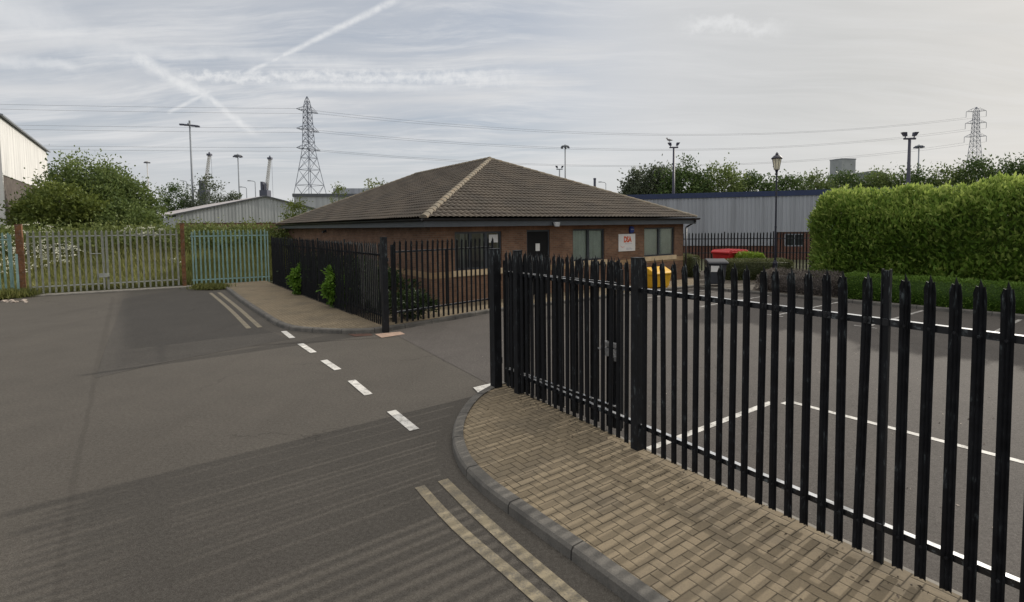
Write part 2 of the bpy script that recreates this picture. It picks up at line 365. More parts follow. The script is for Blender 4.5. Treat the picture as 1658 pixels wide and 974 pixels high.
def rail_paint():
    mt, k, p = new_mat('rail_paint')
    v = k.tc('Object')
    n = k.noise(v, 14, 6, 0.7)
    c = k.mix(k.math('MULTIPLY', k.mapr(n, 0.54, 0.66), 0.6), (0.010, 0.011, 0.014), (0.17, 0.19, 0.20))
    # upward face coloured pale and metallic, standing in for sun glint
    geo = k.n.new('ShaderNodeNewGeometry'); nz = k.sep(geo.outputs['Normal'])[2]
    top_glint = k.math('MULTIPLY', k.mapr(nz, 0.7, 0.95), k.mapr(k.noise(v, 5, 5, 0.6), 0.30, 0.5, 0.45, 1.0))
    k.put(p.inputs['Base Color'], k.mix(top_glint, c, (0.62, 0.63, 0.65)))
    k.put(p.inputs['Metallic'], k.math('MULTIPLY', top_glint, 0.6))
    p.inputs['Roughness'].default_value = 0.38
    return mt
M['rail'] = rail_paint()
def glass_mat():
    mt, k, p = new_mat('window_glass')
    p.inputs['Base Color'].default_value = (0.02, 0.025, 0.028, 1); p.inputs['Roughness'].default_value = 0.04
    tr = k.n.new('ShaderNodeBsdfTransparent'); tr.inputs[0].default_value = (0.82, 0.87, 0.85, 1)
    ms = k.n.new('ShaderNodeMixShader')
    fr = k.n.new('ShaderNodeFresnel'); fr.inputs[0].default_value = 1.5
    k.l.new(k.math('ADD', fr.outputs[0], 0.10), ms.inputs[0])
    gl = k.n.new('ShaderNodeBsdfGlossy'); gl.inputs['Roughness'].default_value = 0.03
    k.l.new(tr.outputs[0], ms.inputs[1]); k.l.new(gl.outputs[0], ms.inputs[2])
    k.l.new(ms.outputs[0], k.n['Material Output'].inputs[0])
    return mt
M['glass'] = glass_mat()
def frosted():
    mt, k, p = new_mat('frosted_lantern'); p.inputs['Base Color'].default_value = (0.8, 0.78, 0.68, 1); p.inputs['Roughness'].default_value = 0.3
    t = k.n.new('ShaderNodeBsdfTranslucent'); t.inputs[0].default_value = (0.9, 0.87, 0.76, 1)
    ms = k.n.new('ShaderNodeMixShader'); ms.inputs[0].default_value = 0.6
    k.l.new(p.outputs[0], ms.inputs[1]); k.l.new(t.outputs[0], ms.inputs[2]); k.l.new(ms.outputs[0], k.n['Material Output'].inputs[0])
    return mt
M['lampglass'] = frosted()
G = {
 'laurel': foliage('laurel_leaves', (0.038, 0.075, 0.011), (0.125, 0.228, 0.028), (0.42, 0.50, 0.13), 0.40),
 'bush': foliage('bush_leaves', (0.044, 0.074, 0.020), (0.105, 0.150, 0.040), (0.20, 0.245, 0.08), 0.3),
 'bushyel': foliage('yellow_green_leaves', (0.045, 0.072, 0.012), (0.11, 0.145, 0.028), (0.21, 0.24, 0.06), 0.3),
 'tree': foliage('tree_leaves', (0.024, 0.048, 0.014), (0.056, 0.098, 0.024), (0.11, 0.155, 0.045), 0.28),
 'pale': foliage('pale_leaves', (0.035, 0.050, 0.030), (0.075, 0.095, 0.055), (0.13, 0.155, 0.09), 0.3),
 'olive': foliage('olive_hedge_leaves', (0.040, 0.050, 0.018), (0.11, 0.125, 0.048), (0.20, 0.21, 0.10), 0.2),
 'lime': foliage('lime_leaves', (0.07, 0.12, 0.012), (0.17, 0.26, 0.025), (0.28, 0.38, 0.05), 0.3),
 'bright': foliage('bright_green_leaves', (0.05, 0.11, 0.012), (0.12, 0.24, 0.025), (0.22, 0.36, 0.06), 0.35),
 'boxg': foliage('low_hedge_leaves', (0.045, 0.095, 0.012), (0.11, 0.20, 0.026), (0.20, 0.30, 0.06), 0.25),
 'purple': foliage('purple_brown_leaves', (0.070, 0.060, 0.055), (0.16, 0.135, 0.122), (0.26, 0.23, 0.195), 0.15),
 'dark': foliage('dark_shrub_leaves', (0.010, 0.022, 0.007), (0.026, 0.046, 0.014), (0.06, 0.09, 0.03), 0.2),
 'grass': foliage('rough_grass', (0.085, 0.105, 0.026), (0.19, 0.205, 0.058), (0.34, 0.32, 0.13), 0.3),
 'bramble': foliage('bramble_leaves', (0.048, 0.072, 0.018), (0.115, 0.148, 0.036), (0.21, 0.235, 0.075), 0.3),
}

# ------------------------------------------------------------------ geometry helpers
class MB:
    def __init__(s): s.v = []; s.f = []
    def add(s, vs, fs):
        o = len(s.v); s.v += [tuple(v) for v in vs]; s.f += [tuple(i+o for i in f) for f in fs]; return s
    def box(s, a, b):
        x0, y0, z0 = a; x1, y1, z1 = b
        return s.add([(x0,y0,z0),(x1,y0,z0),(x1,y1,z0),(x0,y1,z0),(x0,y0,z1),(x1,y0,z1),(x1,y1,z1),(x0,y1,z1)],
                     [(3,2,1,0),(4,5,6,7),(0,1,5,4),(1,2,6,5),(2,3,7,6),(3,0,4,7)])
    def frustum(s, c0, sx0, sy0, z0, c1, sx1, sy1, z1):
        vs = [(c0[0]+i*sx0/2, c0[1]+j*sy0/2, z0) for i, j in ((-1,-1),(1,-1),(1,1),(-1,1))]
        vs += [(c1[0]+i*sx1/2, c1[1]+j*sy1/2, z1) for i, j in ((-1,-1),(1,-1),(1,1),(-1,1))]
        return s.add(vs, [(3,2,1,0),(4,5,6,7),(0,1,5,4),(1,2,6,5),(2,3,7,6),(3,0,4,7)])
    def tube(s, p, q, r0, r1=None, n=8, caps=True):
        r1 = r0 if r1 is None else r1
        p = Vector(p); q = Vector(q); d = (q-p).normalized()
        a = d.cross(Vector((0, 0, 1)) if abs(d.z) < 0.9 else Vector((1, 0, 0))).normalized(); b = d.cross(a)
        vs = [p + (a*math.cos(2*PI*i/n)+b*math.sin(2*PI*i/n))*r0 for i in range(n)]
        vs += [q + (a*math.cos(2*PI*i/n)+b*math.sin(2*PI*i/n))*r1 for i in range(n)]
        fs = [(i, i+n, (i+1) % n+n, (i+1) % n) for i in range(n)]
        if caps: fs += [tuple(range(n)), tuple(range(2*n-1, n-1, -1))]
        return s.add(vs, fs)
    def path(s, pts, r, n=8):
        for a, b in zip(pts[:-1], pts[1:]): s.tube(a, b, r, r, n)
        return s
    def lathe(s, prof, c=(0, 0), n=16):
        vs = []
        for r, z in prof: vs += [(c[0]+r*math.cos(2*PI*i/n), c[1]+r*math.sin(2*PI*i/n), z) for i in range(n)]
        fs = [(k*n+i, k*n+(i+1) % n, (k+1)*n+(i+1) % n, (k+1)*n+i) for k in range(len(prof)-1) for i in range(n)]
        fs += [tuple(range(n-1, -1, -1)), tuple(range((len(prof)-1)*n, len(prof)*n))]
        return s.add(vs, fs)
    def prism_y(s, prof, y0, y1):          # profile in x,z (counter-clockwise seen from -y) extruded along y
        n = len(prof)
        vs = [(x, y0, z) for x, z in prof] + [(x, y1, z) for x, z in prof]
        return s.add(vs, [tuple(range(n)), tuple(range(2*n-1, n-1, -1))] + [(i, i+n, (i+1) % n+n, (i+1) % n) for i in range(n)])
    def prism_x(s, prof, x0, x1):
        n = len(prof)
        vs = [(x0, y, z) for y, z in prof] + [(x1, y, z) for y, z in prof]
        return s.add(vs, [tuple(range(n-1, -1, -1)), tuple(range(n, 2*n))] + [(i, (i+1) % n, (i+1) % n+n, i+n) for i in range(n)])
    def poly(s, pts, z=0.0):
        return s.add([(p[0], p[1], z if len(p) < 3 else p[2]) for p in pts], [tuple(range(len(pts)))])
    def slab(s, pts, z0, z1):              # polygon with thickness
        a = sum(pts[i][0]*pts[(i+1) % len(pts)][1]-pts[(i+1) % len(pts)][0]*pts[i][1] for i in range(len(pts)))
        if a < 0: pts = pts[::-1]
        n = len(pts)
        vs = [(p[0], p[1], z0) for p in pts] + [(p[0], p[1], z1) for p in pts]
        tris = [t if sum((pts[t[i]][0]*pts[t[(i+1) % 3]][1]-pts[t[(i+1) % 3]][0]*pts[t[i]][1]) for i in range(3)) > 0 else t[::-1] for t in (tuple(q) for q in tessellate_polygon([[Vector((p[0], p[1], 0)) for p in pts]]))]
        return s.add(vs, [tuple(i+n for i in t) for t in tris] + [(i, (i+1) % n, (i+1) % n+n, i+n) for i in range(n)])
    def mesh(s, name, mt=None, uv=False, smooth=False):
        me = bpy.data.meshes.new(name); me.from_pydata(s.v, [], s.f); me.update()
        if uv:
            l = me.uv_layers.new(name='UVMap')
            for p in me.polygons:
                nrm = p.normal
                for li in p.loop_indices:
                    c = me.vertices[me.loops[li].vertex_index].co
                    if abs(nrm.z) > 0.9: l.data[li].uv = (c.x, c.y)
                    else:
                        t = Vector((-nrm.y, nrm.x, 0)).normalized()
                        l.data[li].uv = (c.dot(t), c.z)
        if smooth:
            for p in me.polygons: p.use_smooth = True
        if mt: me.materials.append(mt)
        return me
    def build(s, name, mt, parent=None, uv=False, smooth=False, bevel=0.0, loc=None):
        o = bpy.data.objects.new(name, s.mesh(name, mt, uv, smooth)); col.objects.link(o)
        if parent is not None: o.parent = parent
        if loc is not None: o.location = loc
        if bevel:
            b = o.modifiers.new('bevel', 'BEVEL'); b.width = bevel; b.segments = 2; b.limit_method = 'ANGLE'
        return o
def tag(o, label=None, cat=None, group=None, kind=None):
    if label: o['label'] = label
    if cat: o['category'] = cat
    if group: o['group'] = group
    if kind: o['kind'] = kind
    return o
def thing(name, label, cat, loc=(0, 0, 0), rz=0.0, group=None):
    o = bpy.data.objects.new(name, None); col.objects.link(o); o.location = loc; o.rotation_euler = (0, 0, rz)
    o.empty_display_size = 0.3
    return tag(o, label, cat, group)
def part(name, me, parent, loc=(0, 0, 0), rot=(0, 0, 0)):
    o = bpy.data.objects.new(name, me); col.objects.link(o); o.parent = parent; o.location = loc; o.rotation_euler = rot
    return o
def struct(name, mb, mt, **kw):
    return tag(mb.build(name, mt, **kw), kind='structure')
def copy_tree(o, parent=None):
    c = o.copy(); col.objects.link(c); c.parent = parent
    for ch in list(o.children): copy_tree(ch, c)
    return c
def catmull(pts, step=0.15):
    P = [Vector((p[0], p[1], 0)) for p in pts]; out = []
    for i in range(len(P)-1):
        p0 = P[max(i-1, 0)]; p1 = P[i]; p2 = P[i+1]; p3 = P[min(i+2, len(P)-1)]
        n = max(1, int((p2-p1).length/step))
        for j in range(n):
            t = j/n
            out.append(0.5*((2*p1)+(p2-p0)*t+(2*p0-5*p1+4*p2-p3)*t*t+(3*p1-p0-3*p2+p3)*t**3))
    out.append(P[-1]); return out

# leaves -------------------------------------------------------------------
def unit(a): return a/np.maximum(np.linalg.norm(a, axis=1, keepdims=True), 1e-9)
def leaf_obj(name, P, Dr, L, W, tint, mt, parent=None, core=None, loc=None):
    n = len(P)
    L = np.broadcast_to(L, (n,))[:, None]; W = np.broadcast_to(W, (n,))[:, None]
    Dr = unit(Dr); S = unit(np.cross(Dr, rng.normal(size=(n, 3)))); N = np.cross(S, Dr)
    V = np.empty((n, 4, 3))
    V[:, 0] = P; V[:, 1] = P+Dr*L*0.5+S*W*0.5+N*L*0.06; V[:, 2] = P+Dr*L; V[:, 3] = P+Dr*L*0.5-S*W*0.5+N*L*0.06
    verts = V.reshape(-1, 3); tv = np.repeat(tint, 4)
    faces = np.arange(n*4).reshape(-1, 4)
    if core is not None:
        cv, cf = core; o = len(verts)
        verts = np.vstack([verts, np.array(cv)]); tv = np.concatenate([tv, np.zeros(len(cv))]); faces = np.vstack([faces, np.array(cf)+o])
    me = bpy.data.meshes.new(name)
    me.vertices.add(len(verts)); me.vertices.foreach_set('co', verts.astype(np.float32).ravel())
    me.loops.add(len(faces)*4); me.loops.foreach_set('vertex_index', faces.astype(np.int32).ravel())
    me.polygons.add(len(faces)); me.polygons.foreach_set('loop_start', np.arange(0, len(faces)*4, 4, dtype=np.int32))
    me.polygons.foreach_set('loop_total', np.full(len(faces), 4, dtype=np.int32))
    me.update(calc_edges=True)
    a = me.attributes.new('tint', 'FLOAT', 'POINT'); a.data.foreach_set('value', np.clip(tv, 0, 1).astype(np.float32))
    me.materials.append(mt)
    o = bpy.data.objects.new(name, me); col.objects.link(o)
    if parent is not None: o.parent = parent
    if loc is not None: o.location = loc
    return o
def lump(P, s, seed=0.0):
    x, y, z = P[:, 0]/s+seed, P[:, 1]/s+seed*1.7, P[:, 2]/s+seed*0.6
    return (np.sin(1.3*x+0.9*y+0.4*z)+np.sin(2.3*z-1.1*x+1.9)+np.sin(1.7*y+2.1*z+0.6)+0.6*np.sin(4.1*x+3.3*z-2.2*y))/3.6
def tree(name, label, cat, base, crowns, mt, leaf=0.3, nl=5000, group=None, trunk_r=0.16, limbs=5, lit=0.0, clumpr=0.16):
    """crowns: list of (dx,dy,z,rx,ry,rz) ellipsoids relative to base"""
    root = thing(name, label, cat, base, 0, group)
    tot = sum(c[3]*c[5] for c in crowns); Ps, Ds, Ts = [], [], []
    tb = MB()
    top = max(c[2] for c in crowns)
    tb.tube((0, 0, -0.2), (0.1*trunk_r, 0.1, top*0.55), trunk_r, trunk_r*0.6, 8)
    for c in crowns:
        n = int(nl*c[3]*c[5]/tot); nc = max(14, n//38)
        u = unit(rng.normal(size=(nc, 3))); rad = rng.uniform(0.35, 1.0, nc)**0.45
        rad *= 1+0.22*lump(u*3, 1.0, base[0]+c[0])
        ctr = np.array([c[0], c[1], c[2]]) + u*rad[:, None]*np.array([c[3], c[4], c[5]])
        cr = clumpr*(c[3]+c[5])*rng.uniform(0.5, 1.25, nc)
        idx = rng.integers(0, nc, n)
        off = rng.normal(size=(n, 3))*0.5
        P = ctr[idx]+off*cr[idx][:, None]*np.array([1, 1, 0.75])
        Ps.append(P); Ds.append(u[idx]*0.7+rng.normal(size=(n, 3))*0.7+np.array([0, 0, 0.15]))
        ct = rng.uniform(0.15, 0.75, nc)
        Ts.append(ct[idx]+rng.normal(size=n)*0.13+lit)
        for q in range(limbs):
            j = rng.integers(0, nc)
            tb.tube((0, 0, top*0.25+0.06*q), tuple(ctr[j]), trunk_r*0.4, trunk_r*0.08, 5)
    tb.build('trunk', M['bark'], root)
    P = np.vstack(Ps); keep = P[:, 2] > 0.05
    leaf_obj('crown', P[keep], np.vstack(Ds)[keep], leaf*rng.uniform(0.6, 1.3, keep.sum()), leaf*0.55*rng.uniform(0.7, 1.2, keep.sum()), np.concatenate(Ts)[keep], mt, root)
    return root
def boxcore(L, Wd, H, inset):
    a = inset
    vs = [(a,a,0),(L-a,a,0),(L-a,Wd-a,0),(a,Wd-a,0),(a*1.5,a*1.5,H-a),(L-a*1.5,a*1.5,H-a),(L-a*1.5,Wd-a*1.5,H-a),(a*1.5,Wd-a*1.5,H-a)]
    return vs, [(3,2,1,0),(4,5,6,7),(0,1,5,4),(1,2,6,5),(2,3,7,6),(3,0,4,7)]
def hedge(name, label, cat, p, rz, L, Wd, H, mt, n, leaf=0.09, rnd=0.5, lumpy=0.15, ls=0.8, group=None, updir=0.5, toplight=0.0, inset=0.16, ragged=0.06, wr=0.42, spikes=0, wave=0.0):
    """clipped hedge: leaves over a rounded box, x along, y across, origin at a front bottom corner"""
    root = thing(name, label, cat, p, rz, group)
    def shell(n):
        A = np.array([L*H, L*H, Wd*H, Wd*H, L*Wd*1.2]); f = rng.choice(5, n, p=A/A.sum())
        u, v = rng.uniform(0, 1, n), rng.uniform(0, 1, n)
        P = np.zeros((n, 3)); N = np.zeros((n, 3))
        for k in range(5):
            q = f == k
            if k == 0: P[q] = np.c_[u[q]*L, 0*u[q], v[q]*H]; N[q] = (0, -1, 0)
            if k == 1: P[q] = np.c_[u[q]*L, 0*u[q]+Wd, v[q]*H]; N[q] = (0, 1, 0)
            if k == 2: P[q] = np.c_[0*u[q], u[q]*Wd, v[q]*H]; N[q] = (-1, 0, 0)
            if k == 3: P[q] = np.c_[0*u[q]+L, u[q]*Wd, v[q]*H]; N[q] = (1, 0, 0)
            if k == 4: P[q] = np.c_[u[q]*L, v[q]*Wd, 0*u[q]+H]; N[q] = (0, 0, 1)
        # round the upper and end edges
        r = min(rnd, Wd*0.49, L*0.49)
        C = np.c_[np.clip(P[:, 0], r, L-r), np.clip(P[:, 1], r, Wd-r), np.clip(P[:, 2], 0, H-r)]
        dv = P-C; ln = np.linalg.norm(dv, axis=1, keepdims=True); o = ln[:, 0] > 1e-6
        N[o] = dv[o]/ln[o]; P = C+N*np.minimum(ln, r)
        return P, N
    P, N = shell(n)
    P = P+N*(lumpy*lump(P, ls, L)[:, None])
    P[:, 2] *= 1+wave*(np.sin(P[:, 0]*0.95+1.0)+0.7*np.sin(P[:, 0]*2.3+0.4)+0.5*np.sin(P[:, 1]*1.9+P[:, 0]))
    depth = np.abs(rng.normal(size=n))
    P = P-N*(depth*ragged*1.6)[:, None]+rng.normal(size=(n, 3))*ragged*0.5
    Dr = N*0.55+np.array([0, 0, updir])+rng.normal(size=(n, 3))*0.55
    cl = lump(P*1.0, ls*0.45, 3.1)
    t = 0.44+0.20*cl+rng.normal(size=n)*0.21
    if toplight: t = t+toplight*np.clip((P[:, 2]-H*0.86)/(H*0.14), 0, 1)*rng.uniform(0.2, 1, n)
    ln = leaf*rng.uniform(0.6, 1.35, n); wd = ln*wr
    if spikes:      # young shoots standing above the clipped top
        k = rng.choice(np.where(N[:, 2] > 0.3)[0], spikes)
        m_ = 7; sp = np.repeat(P[k], m_, axis=0)+np.c_[rng.normal(size=(spikes*m_, 2))*0.02, np.tile(np.linspace(0, 1, m_), spikes)*np.repeat(rng.uniform(0.08, 0.30, spikes), m_)]
        sd_ = rng.normal(size=(spikes*m_, 3))*0.6+np.array([0, 0, 0.9])
        P = np.vstack([P, sp]); Dr = np.vstack([Dr, sd_]); t = np.concatenate([t, rng.uniform(0.7, 1.0, spikes*m_)])
        ln = np.concatenate([ln, leaf*rng.uniform(0.7, 1.2, spikes*m_)]); wd = ln*wr
    k = P[:, 2] > -0.02
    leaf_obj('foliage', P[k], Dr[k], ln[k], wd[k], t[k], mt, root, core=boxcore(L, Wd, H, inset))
    return root

# ================================================================== THE SETTING
AX = R(35.0); Bv = Vector((math.cos(AX), math.sin(AX), 0)); Av = Vector((-math.sin(AX), math.cos(AX), 0))
Npt = Vector((-2.85, 18.0, 0))          # near corner of the office building
# ground to the horizon, with a rough mound behind the far gate
GP = Vector((-19.2, 24.6, 0)); GDIR = Vector((0.862, 0.508, 0)).normalized(); GN = Vector((-GDIR.y, GDIR.x, 0))
def field_z(x, y):
    d = (x-GP.x)*GN.x+(y-GP.y)*GN.y; s = (x-GP.x)*GDIR.x+(y-GP.y)*GDIR.y
    t = min(1, max(0, (d-1.2)/8.0)); t = t*t*(3-2*t)
    e = min(1, max(0, (13.0-s)/6.0)); e = e*e*(3-2*e)
    fall = 1-min(1, max(0, (d-16)/14.0))
    return 2.1*t*e*fall+(0.12*math.sin(x*1.3)*math.sin(y*1.1)*t*e)-0.02
struct('ground', MB().poly([(-3000, -300), (3000, -300), (3000, 5000), (-3000, 5000)], -0.06), M['earth'])
fb = MB(); NX, NY = 60, 40
for j in range(NY+1):
    for i in range(NX+1):
        s = -30+i*(50/NX); d = -0.2+j*(32/NY)
        q = GP+GDIR*s+GN*d; fb.v.append((q.x, q.y, field_z(q.x, q.y)))
for j in range(NY):
    for i in range(NX):
        a = j*(NX+1)+i; fb.f.append((a, a+1, a+NX+2, a+NX+1))
struct('field', fb, M['earth'], smooth=True)
struct('road', MB().poly([(-40, -14), (14, -14), (24, 2), (16, 16), (8.4, 25.5), (-2, 19), (-13.6, 27.0), (-16.6, 26.0), (-19.2, 24.2), (-21.8, 22.8), (-24.5, 21.3), (-40, 12.5)], 0.0), M['road'])
pp = [gr(*q) for q in ((200, 483), (188, 520), (174, 555), (155, 612), (250, 590), (401, 561), (470, 549), (430, 534), (404, 520), (345, 472), (303, 466))]
struct('road_patch', MB().poly([(p.x, p.y) for p in pp], 0.004), M['patch'])
struct('car_park', MB().poly([(-0.15, 8.75), (-0.35, 9.15), (-3.4, 14.15), (-2.6, 15.1), (-0.5, 17.3), (8.2, 23.4), (8.5, 22.5), (15.3, 14.6), (23, 4), (14, -12), (11.5, -8.9), (0.15, 8.45)], 0.004), M['park'])

# kerbs and block paving
def kerb(name, pts, h=0.118, wd=0.155, inward=1):
    C = catmull(pts, 0.12); n = len(C); b = MB(); inner = []
    arc = 0; us = [0]
    for i in range(1, n): arc += (C[i]-C[i-1]).length; us.append(arc)
    prof = [(0.0, -0.05), (0.008, h*0.72), (0.030, h*0.97), (0.050, h), (wd, h), (wd, -0.05)]
    for i in range(n):
        t = (C[min(i+1, n-1)]-C[max(i-1, 0)]).normalized(); nr = Vector((-t.y, t.x, 0))*inward
        inner.append(C[i]+nr*wd)
        for o, z in prof: q = C[i]+nr*o; b.v.append((q.x, q.y, z))
    m_ = len(prof)
    for i in range(n-1):
        for k in range(m_-1):
            f = (i*m_+k, (i+1)*m_+k, (i+1)*m_+k+1, i*m_+k+1); b.f.append(f if inward < 0 else f[::-1])
    o = struct(name, b, M['kerb'])
    l = o.data.uv_layers.new(name='UVMap')
    for p in o.data.polygons:
        for li in p.loop_indices:
            vi = o.data.loops[li].vertex_index; l.data[li].uv = (us[vi//m_], (vi % m_)*0.05)
    return inner
def kerb_mat():
    mt, k, p = new_mat('kerb_concrete')
    uv = k.tc('UV'); v = k.tc('Object'); u = k.sep(uv)[0]
    fr = k.math('FRACT', k.math('DIVIDE', u, 0.914)); dj = k.math('MULTIPLY', k.math('MINIMUM', fr, k.math('SUBTRACT', 1.0, fr)), 0.914)
    n = k.noise(v, 3, 6, 0.65); f = k.noise(v, 70, 4, 0.7)
    c = k.mix(k.mapr(n, 0.3, 0.7), (0.085, 0.080, 0.073), (0.165, 0.152, 0.134))
    c = k.mix(k.math('MULTIPLY', k.mapr(f, 0.4, 0.7), 0.5), c, (0.06, 0.057, 0.052))
    j = k.mapr(dj, 0.004, 0.012, 1, 0)
    c = k.mix(j, c, (0.02, 0.018, 0.016)); k.put(p.inputs['Base Color'], c); p.inputs['Roughness'].default_value = 0.9
    k.put(p.inputs['Normal'], k.bump(k.math('SUBTRACT', f, k.math('MULTIPLY', j, 2.0)), 0.5, 0.006))
    return mt
M['kerb'] = kerb_mat()
near = [(-0.10, 9.16), (-0.32, 9.06), (-0.68, 8.38), (-0.84, 7.57), (-0.84, 6.80), (-0.68, 6.08), (-0.43, 5.56), (-0.22, 5.24), (0.15, 4.74), (0.46, 4.33), (0.74, 3.95), (2.1, 2.05), (4.2, -0.9), (9.5, -8.5)]
inn = kerb('kerb', near, inward=1)
FD = Vector((0.549, -0.836, 0)).normalized(); FN = Vector((-FD.y, FD.x, 0)); F0 = Vector((0.06, 8.49, 0))
fl = [F0+FD*t+FN*0.10 for t in (20.0, -0.55)]
struct('pavement', MB().slab([(p.x, p.y) for p in inn]+[(fl[0].x, fl[0].y), (fl[1].x, fl[1].y)], -0.02, 0.098), M['pave'])
eb = MB(); t = -0.3
while t < 19:
    q = [F0+FD*a+FN*b for a, b in ((t+0.004, 0.102), (t+0.91, 0.102), (t+0.91, 0.165), (t+0.004, 0.165))]
    eb.slab([(p.x, p.y) for p in q], -0.02, 0.085); t += 0.914
struct('pavement_edging', eb, M['concrete'])
far = [(-14.9, 26.3), (-14.58, 25.8), (-11.25, 20.99), (-8.49, 17.16), (-6.79, 14.96), (-5.67, 14.22), (-4.06, 13.98), (-2.71, 14.95), (-1.74, 15.95), (-0.62, 17.11), (3.2, 19.8), (8.35, 23.3)]
inf_ = kerb('kerb', far, inward=1)
wallf = [Npt+Bv*15.0+Av*0.0, Npt, Npt+Bv*-2.6, Vector((-12.1, 26.2, 0)), Vector((-13.3, 27.9, 0))]
struct('pavement', MB().slab([(p.x, p.y) for p in inf_]+[(p.x, p.y) for p in wallf[:2]]+[(-5.2, 16.5), (-12.17, 26.05), (-13.3, 27.7)], -0.02, 0.098), M['pave'])
struct('planting_bed', MB().slab([(-5.2, 16.52), (-2.87, 18.02), (-2.85-0.573*23, 18+0.819*23), (-12.17, 26.1)], -0.02, 0.11), M['soil'])
struct('planting_bed', MB().slab([(8.55, 22.6), (15.4, 14.7), (24, 3.8), (40, 12), (30, 27), (9.5, 31), (8.8, 26.0)], -0.02, 0.09), M['soil'])
bedk = [(8.35, 23.3), (8.6, 22.45), (10.75, 19.75), (12.9, 17.3), (15.3, 14.5), (23, 4.2)]
kerb('kerb', bedk, inward=1)
# concrete strip at the foot of the far gate
gs = [GP+GDIR*a+GN*b for a, b in ((-9, -0.55), (3.4, -0.55), (6.2, -0.35), (6.2, 0.2), (-9, 0.2))]
struct('concrete_strip', MB().slab([(p.x, p.y) for p in gs], -0.02, 0.035), M['concrete'])
# painted markings
def line(name, a, b, wd, mt, z=0.009):
    a = Vector((a[0], a[1], 0)); b = Vector((b[0], b[1], 0)); d = (b-a).normalized(); n = Vector((-d.y, d.x, 0))*wd/2
    return struct(name, MB().poly([tuple((a-n).xy), tuple((b-n).xy), tuple((b+n).xy), tuple((a+n).xy)], z), mt)
for a, b in (((-6.46, 14.39), (-5.82, 13.47)), ((-5.34, 12.80), (-4.64, 11.85)), ((-4.15, 11.15), (-3.58, 10.38)), ((-3.07, 9.63), (-2.51, 8.78)), ((-1.93, 7.98), (-1.42, 7.21))):
    line('dash_marking', a, b, 0.145, M['white'])
def yline(pts, wd):
    b = MB(); C = catmull(pts, 0.3)
    for i, c in enumerate(C):
        t = (C[min(i+1, len(C)-1)]-C[max(i-1, 0)]).normalized(); n = Vector((-t.y, t.x, 0))*wd/2
        b.v += [(c.x-n.x, c.y-n.y, 0.009), (c.x+n.x, c.y+n.y, 0.009)]
    b.f += [(2*i, 2*i+2, 2*i+3, 2*i+1) for i in range(len(C)-1)]
    struct('yellow_line', b, M['yellow'])
yline([(-1.06, 5.60), (-0.55, 4.80), (0.20, 3.82), (1.8, 1.62), (4.0, -1.5), (8.2, -7.5)], 0.115)
yline([(-0.82, 5.74), (-0.30, 4.92), (0.46, 3.83), (2.0, 1.72), (4.2, -1.35), (8.5, -7.3)], 0.125)
yline([(-13.75, 23.35), (-10.4, 18.75), (-7.67, 14.85)], 0.13)
yline([(-13.42, 23.45), (-10.15, 18.9), (-7.42, 15.0)], 0.13)
line('bay_line', (1.7, 6.47), (4.16, 8.17), 0.105, M['white']); line('bay_line', (4.30, 8.08), (4.50, 8.20), 0.09, M['white'])
line('bay_line', (4.46, 8.20), (8.2, 3.15), 0.105, M['white']); line('bay_line', (8.2, 3.15), (5.9, 1.5), 0.09, M['white'])
for a, b in (((11.63, 12.60), (14.72, 14.82)), ((9.70, 14.05), (13.35, 16.60)), ((8.15, 15.95), (11.9, 18.58)), ((6.55, 17.85), (10.4, 20.55)), ((5.0, 19.9), (8.9, 22.6))):
    line('bay_line', a, b, 0.09, M['white_faded'])
    c = Vector((a[0], a[1], 0)); line('bay_line', (c-Av*0.28).xy, (c+Av*0.28).xy, 0.08, M['white_faded'], 0.012)
q = [gr(*k) for k in ((766, 628), (776, 638), (802, 631), (800, 620))]
struct('threshold_marking', MB().poly([(p.x, p.y) for p in q], 0.012), M['white'])
q = [gr(*k) for k in ((607, 541), (618, 547), (656, 541), (648, 537))]
struct('mortar_patch', MB().poly([(p.x, p.y) for p in q], 0.010), M['pink'])
q = [gr(*k) for k in ((563, 541), (575, 545), (604, 543), (600, 540))]
struct('rusty_patch', MB().poly([(p.x, p.y) for p in q], 0.010), mat('rust_stain', (0.10, 0.05, 0.035), 0.9))

# ================================================================== OFFICE BUILDING
bld = thing('office_building', 'single storey brown brick office with hipped brown tile roof', 'building', tuple(Npt), AX)
BW, BD = 14.05, 23.5; WT = 2.93
# walls with openings in the front (y=0 plane, x along the front)
wins = [(0.97, 3.0, 1.30, 2.69), (6.62, 8.50, 1.36, 2.72), (11.12, 13.36, 1.36, 2.73)]
doorr = (4.2, 5.38, 0.1, 2.72)
wb = MB()
def wall_cells(b, x0, x1, z0, z1, holes, y=0.0):
    xs = sorted({x0, x1, *[h[0] for h in holes], *[h[1] for h in holes]}); zs = sorted({z0, z1, *[h[2] for h in holes], *[h[3] for h in holes]})
    zs = [z for z in zs if z0 <= z <= z1]
    for xa, xb in zip(xs[:-1], xs[1:]):
        for za, zb in zip(zs[:-1], zs[1:]):
            if any(h[0]-1e-6 <= xa and xb <= h[1]+1e-6 and h[2]-1e-6 <= za and zb <= h[3]+1e-6 for h in holes): continue
            b.add([(xa, y, za), (xb, y, za), (xb, y, zb), (xa, y, zb)], [(0, 1, 2, 3)])
    for h in holes:
        d = 0.12
        xa, xb, za, zb = h
        b.add([(xa, y, za), (xa, y, zb), (xa, y+d, zb), (xa, y+d, za)], [(0, 1, 2, 3)])
        b.add([(xb, y, za), (xb, y+d, za), (xb, y+d, zb), (xb, y, zb)], [(0, 1, 2, 3)])
        b.add([(xa, y, zb), (xb, y, zb), (xb, y+d, zb), (xa, y+d, zb)], [(0, 1, 2, 3)])
        b.add([(xa, y, za), (xa, y+d, za), (xb, y+d, za), (xb, y, za)], [(0, 1, 2, 3)])
wall_cells(wb, 0, BW, 0, WT, wins+[doorr])
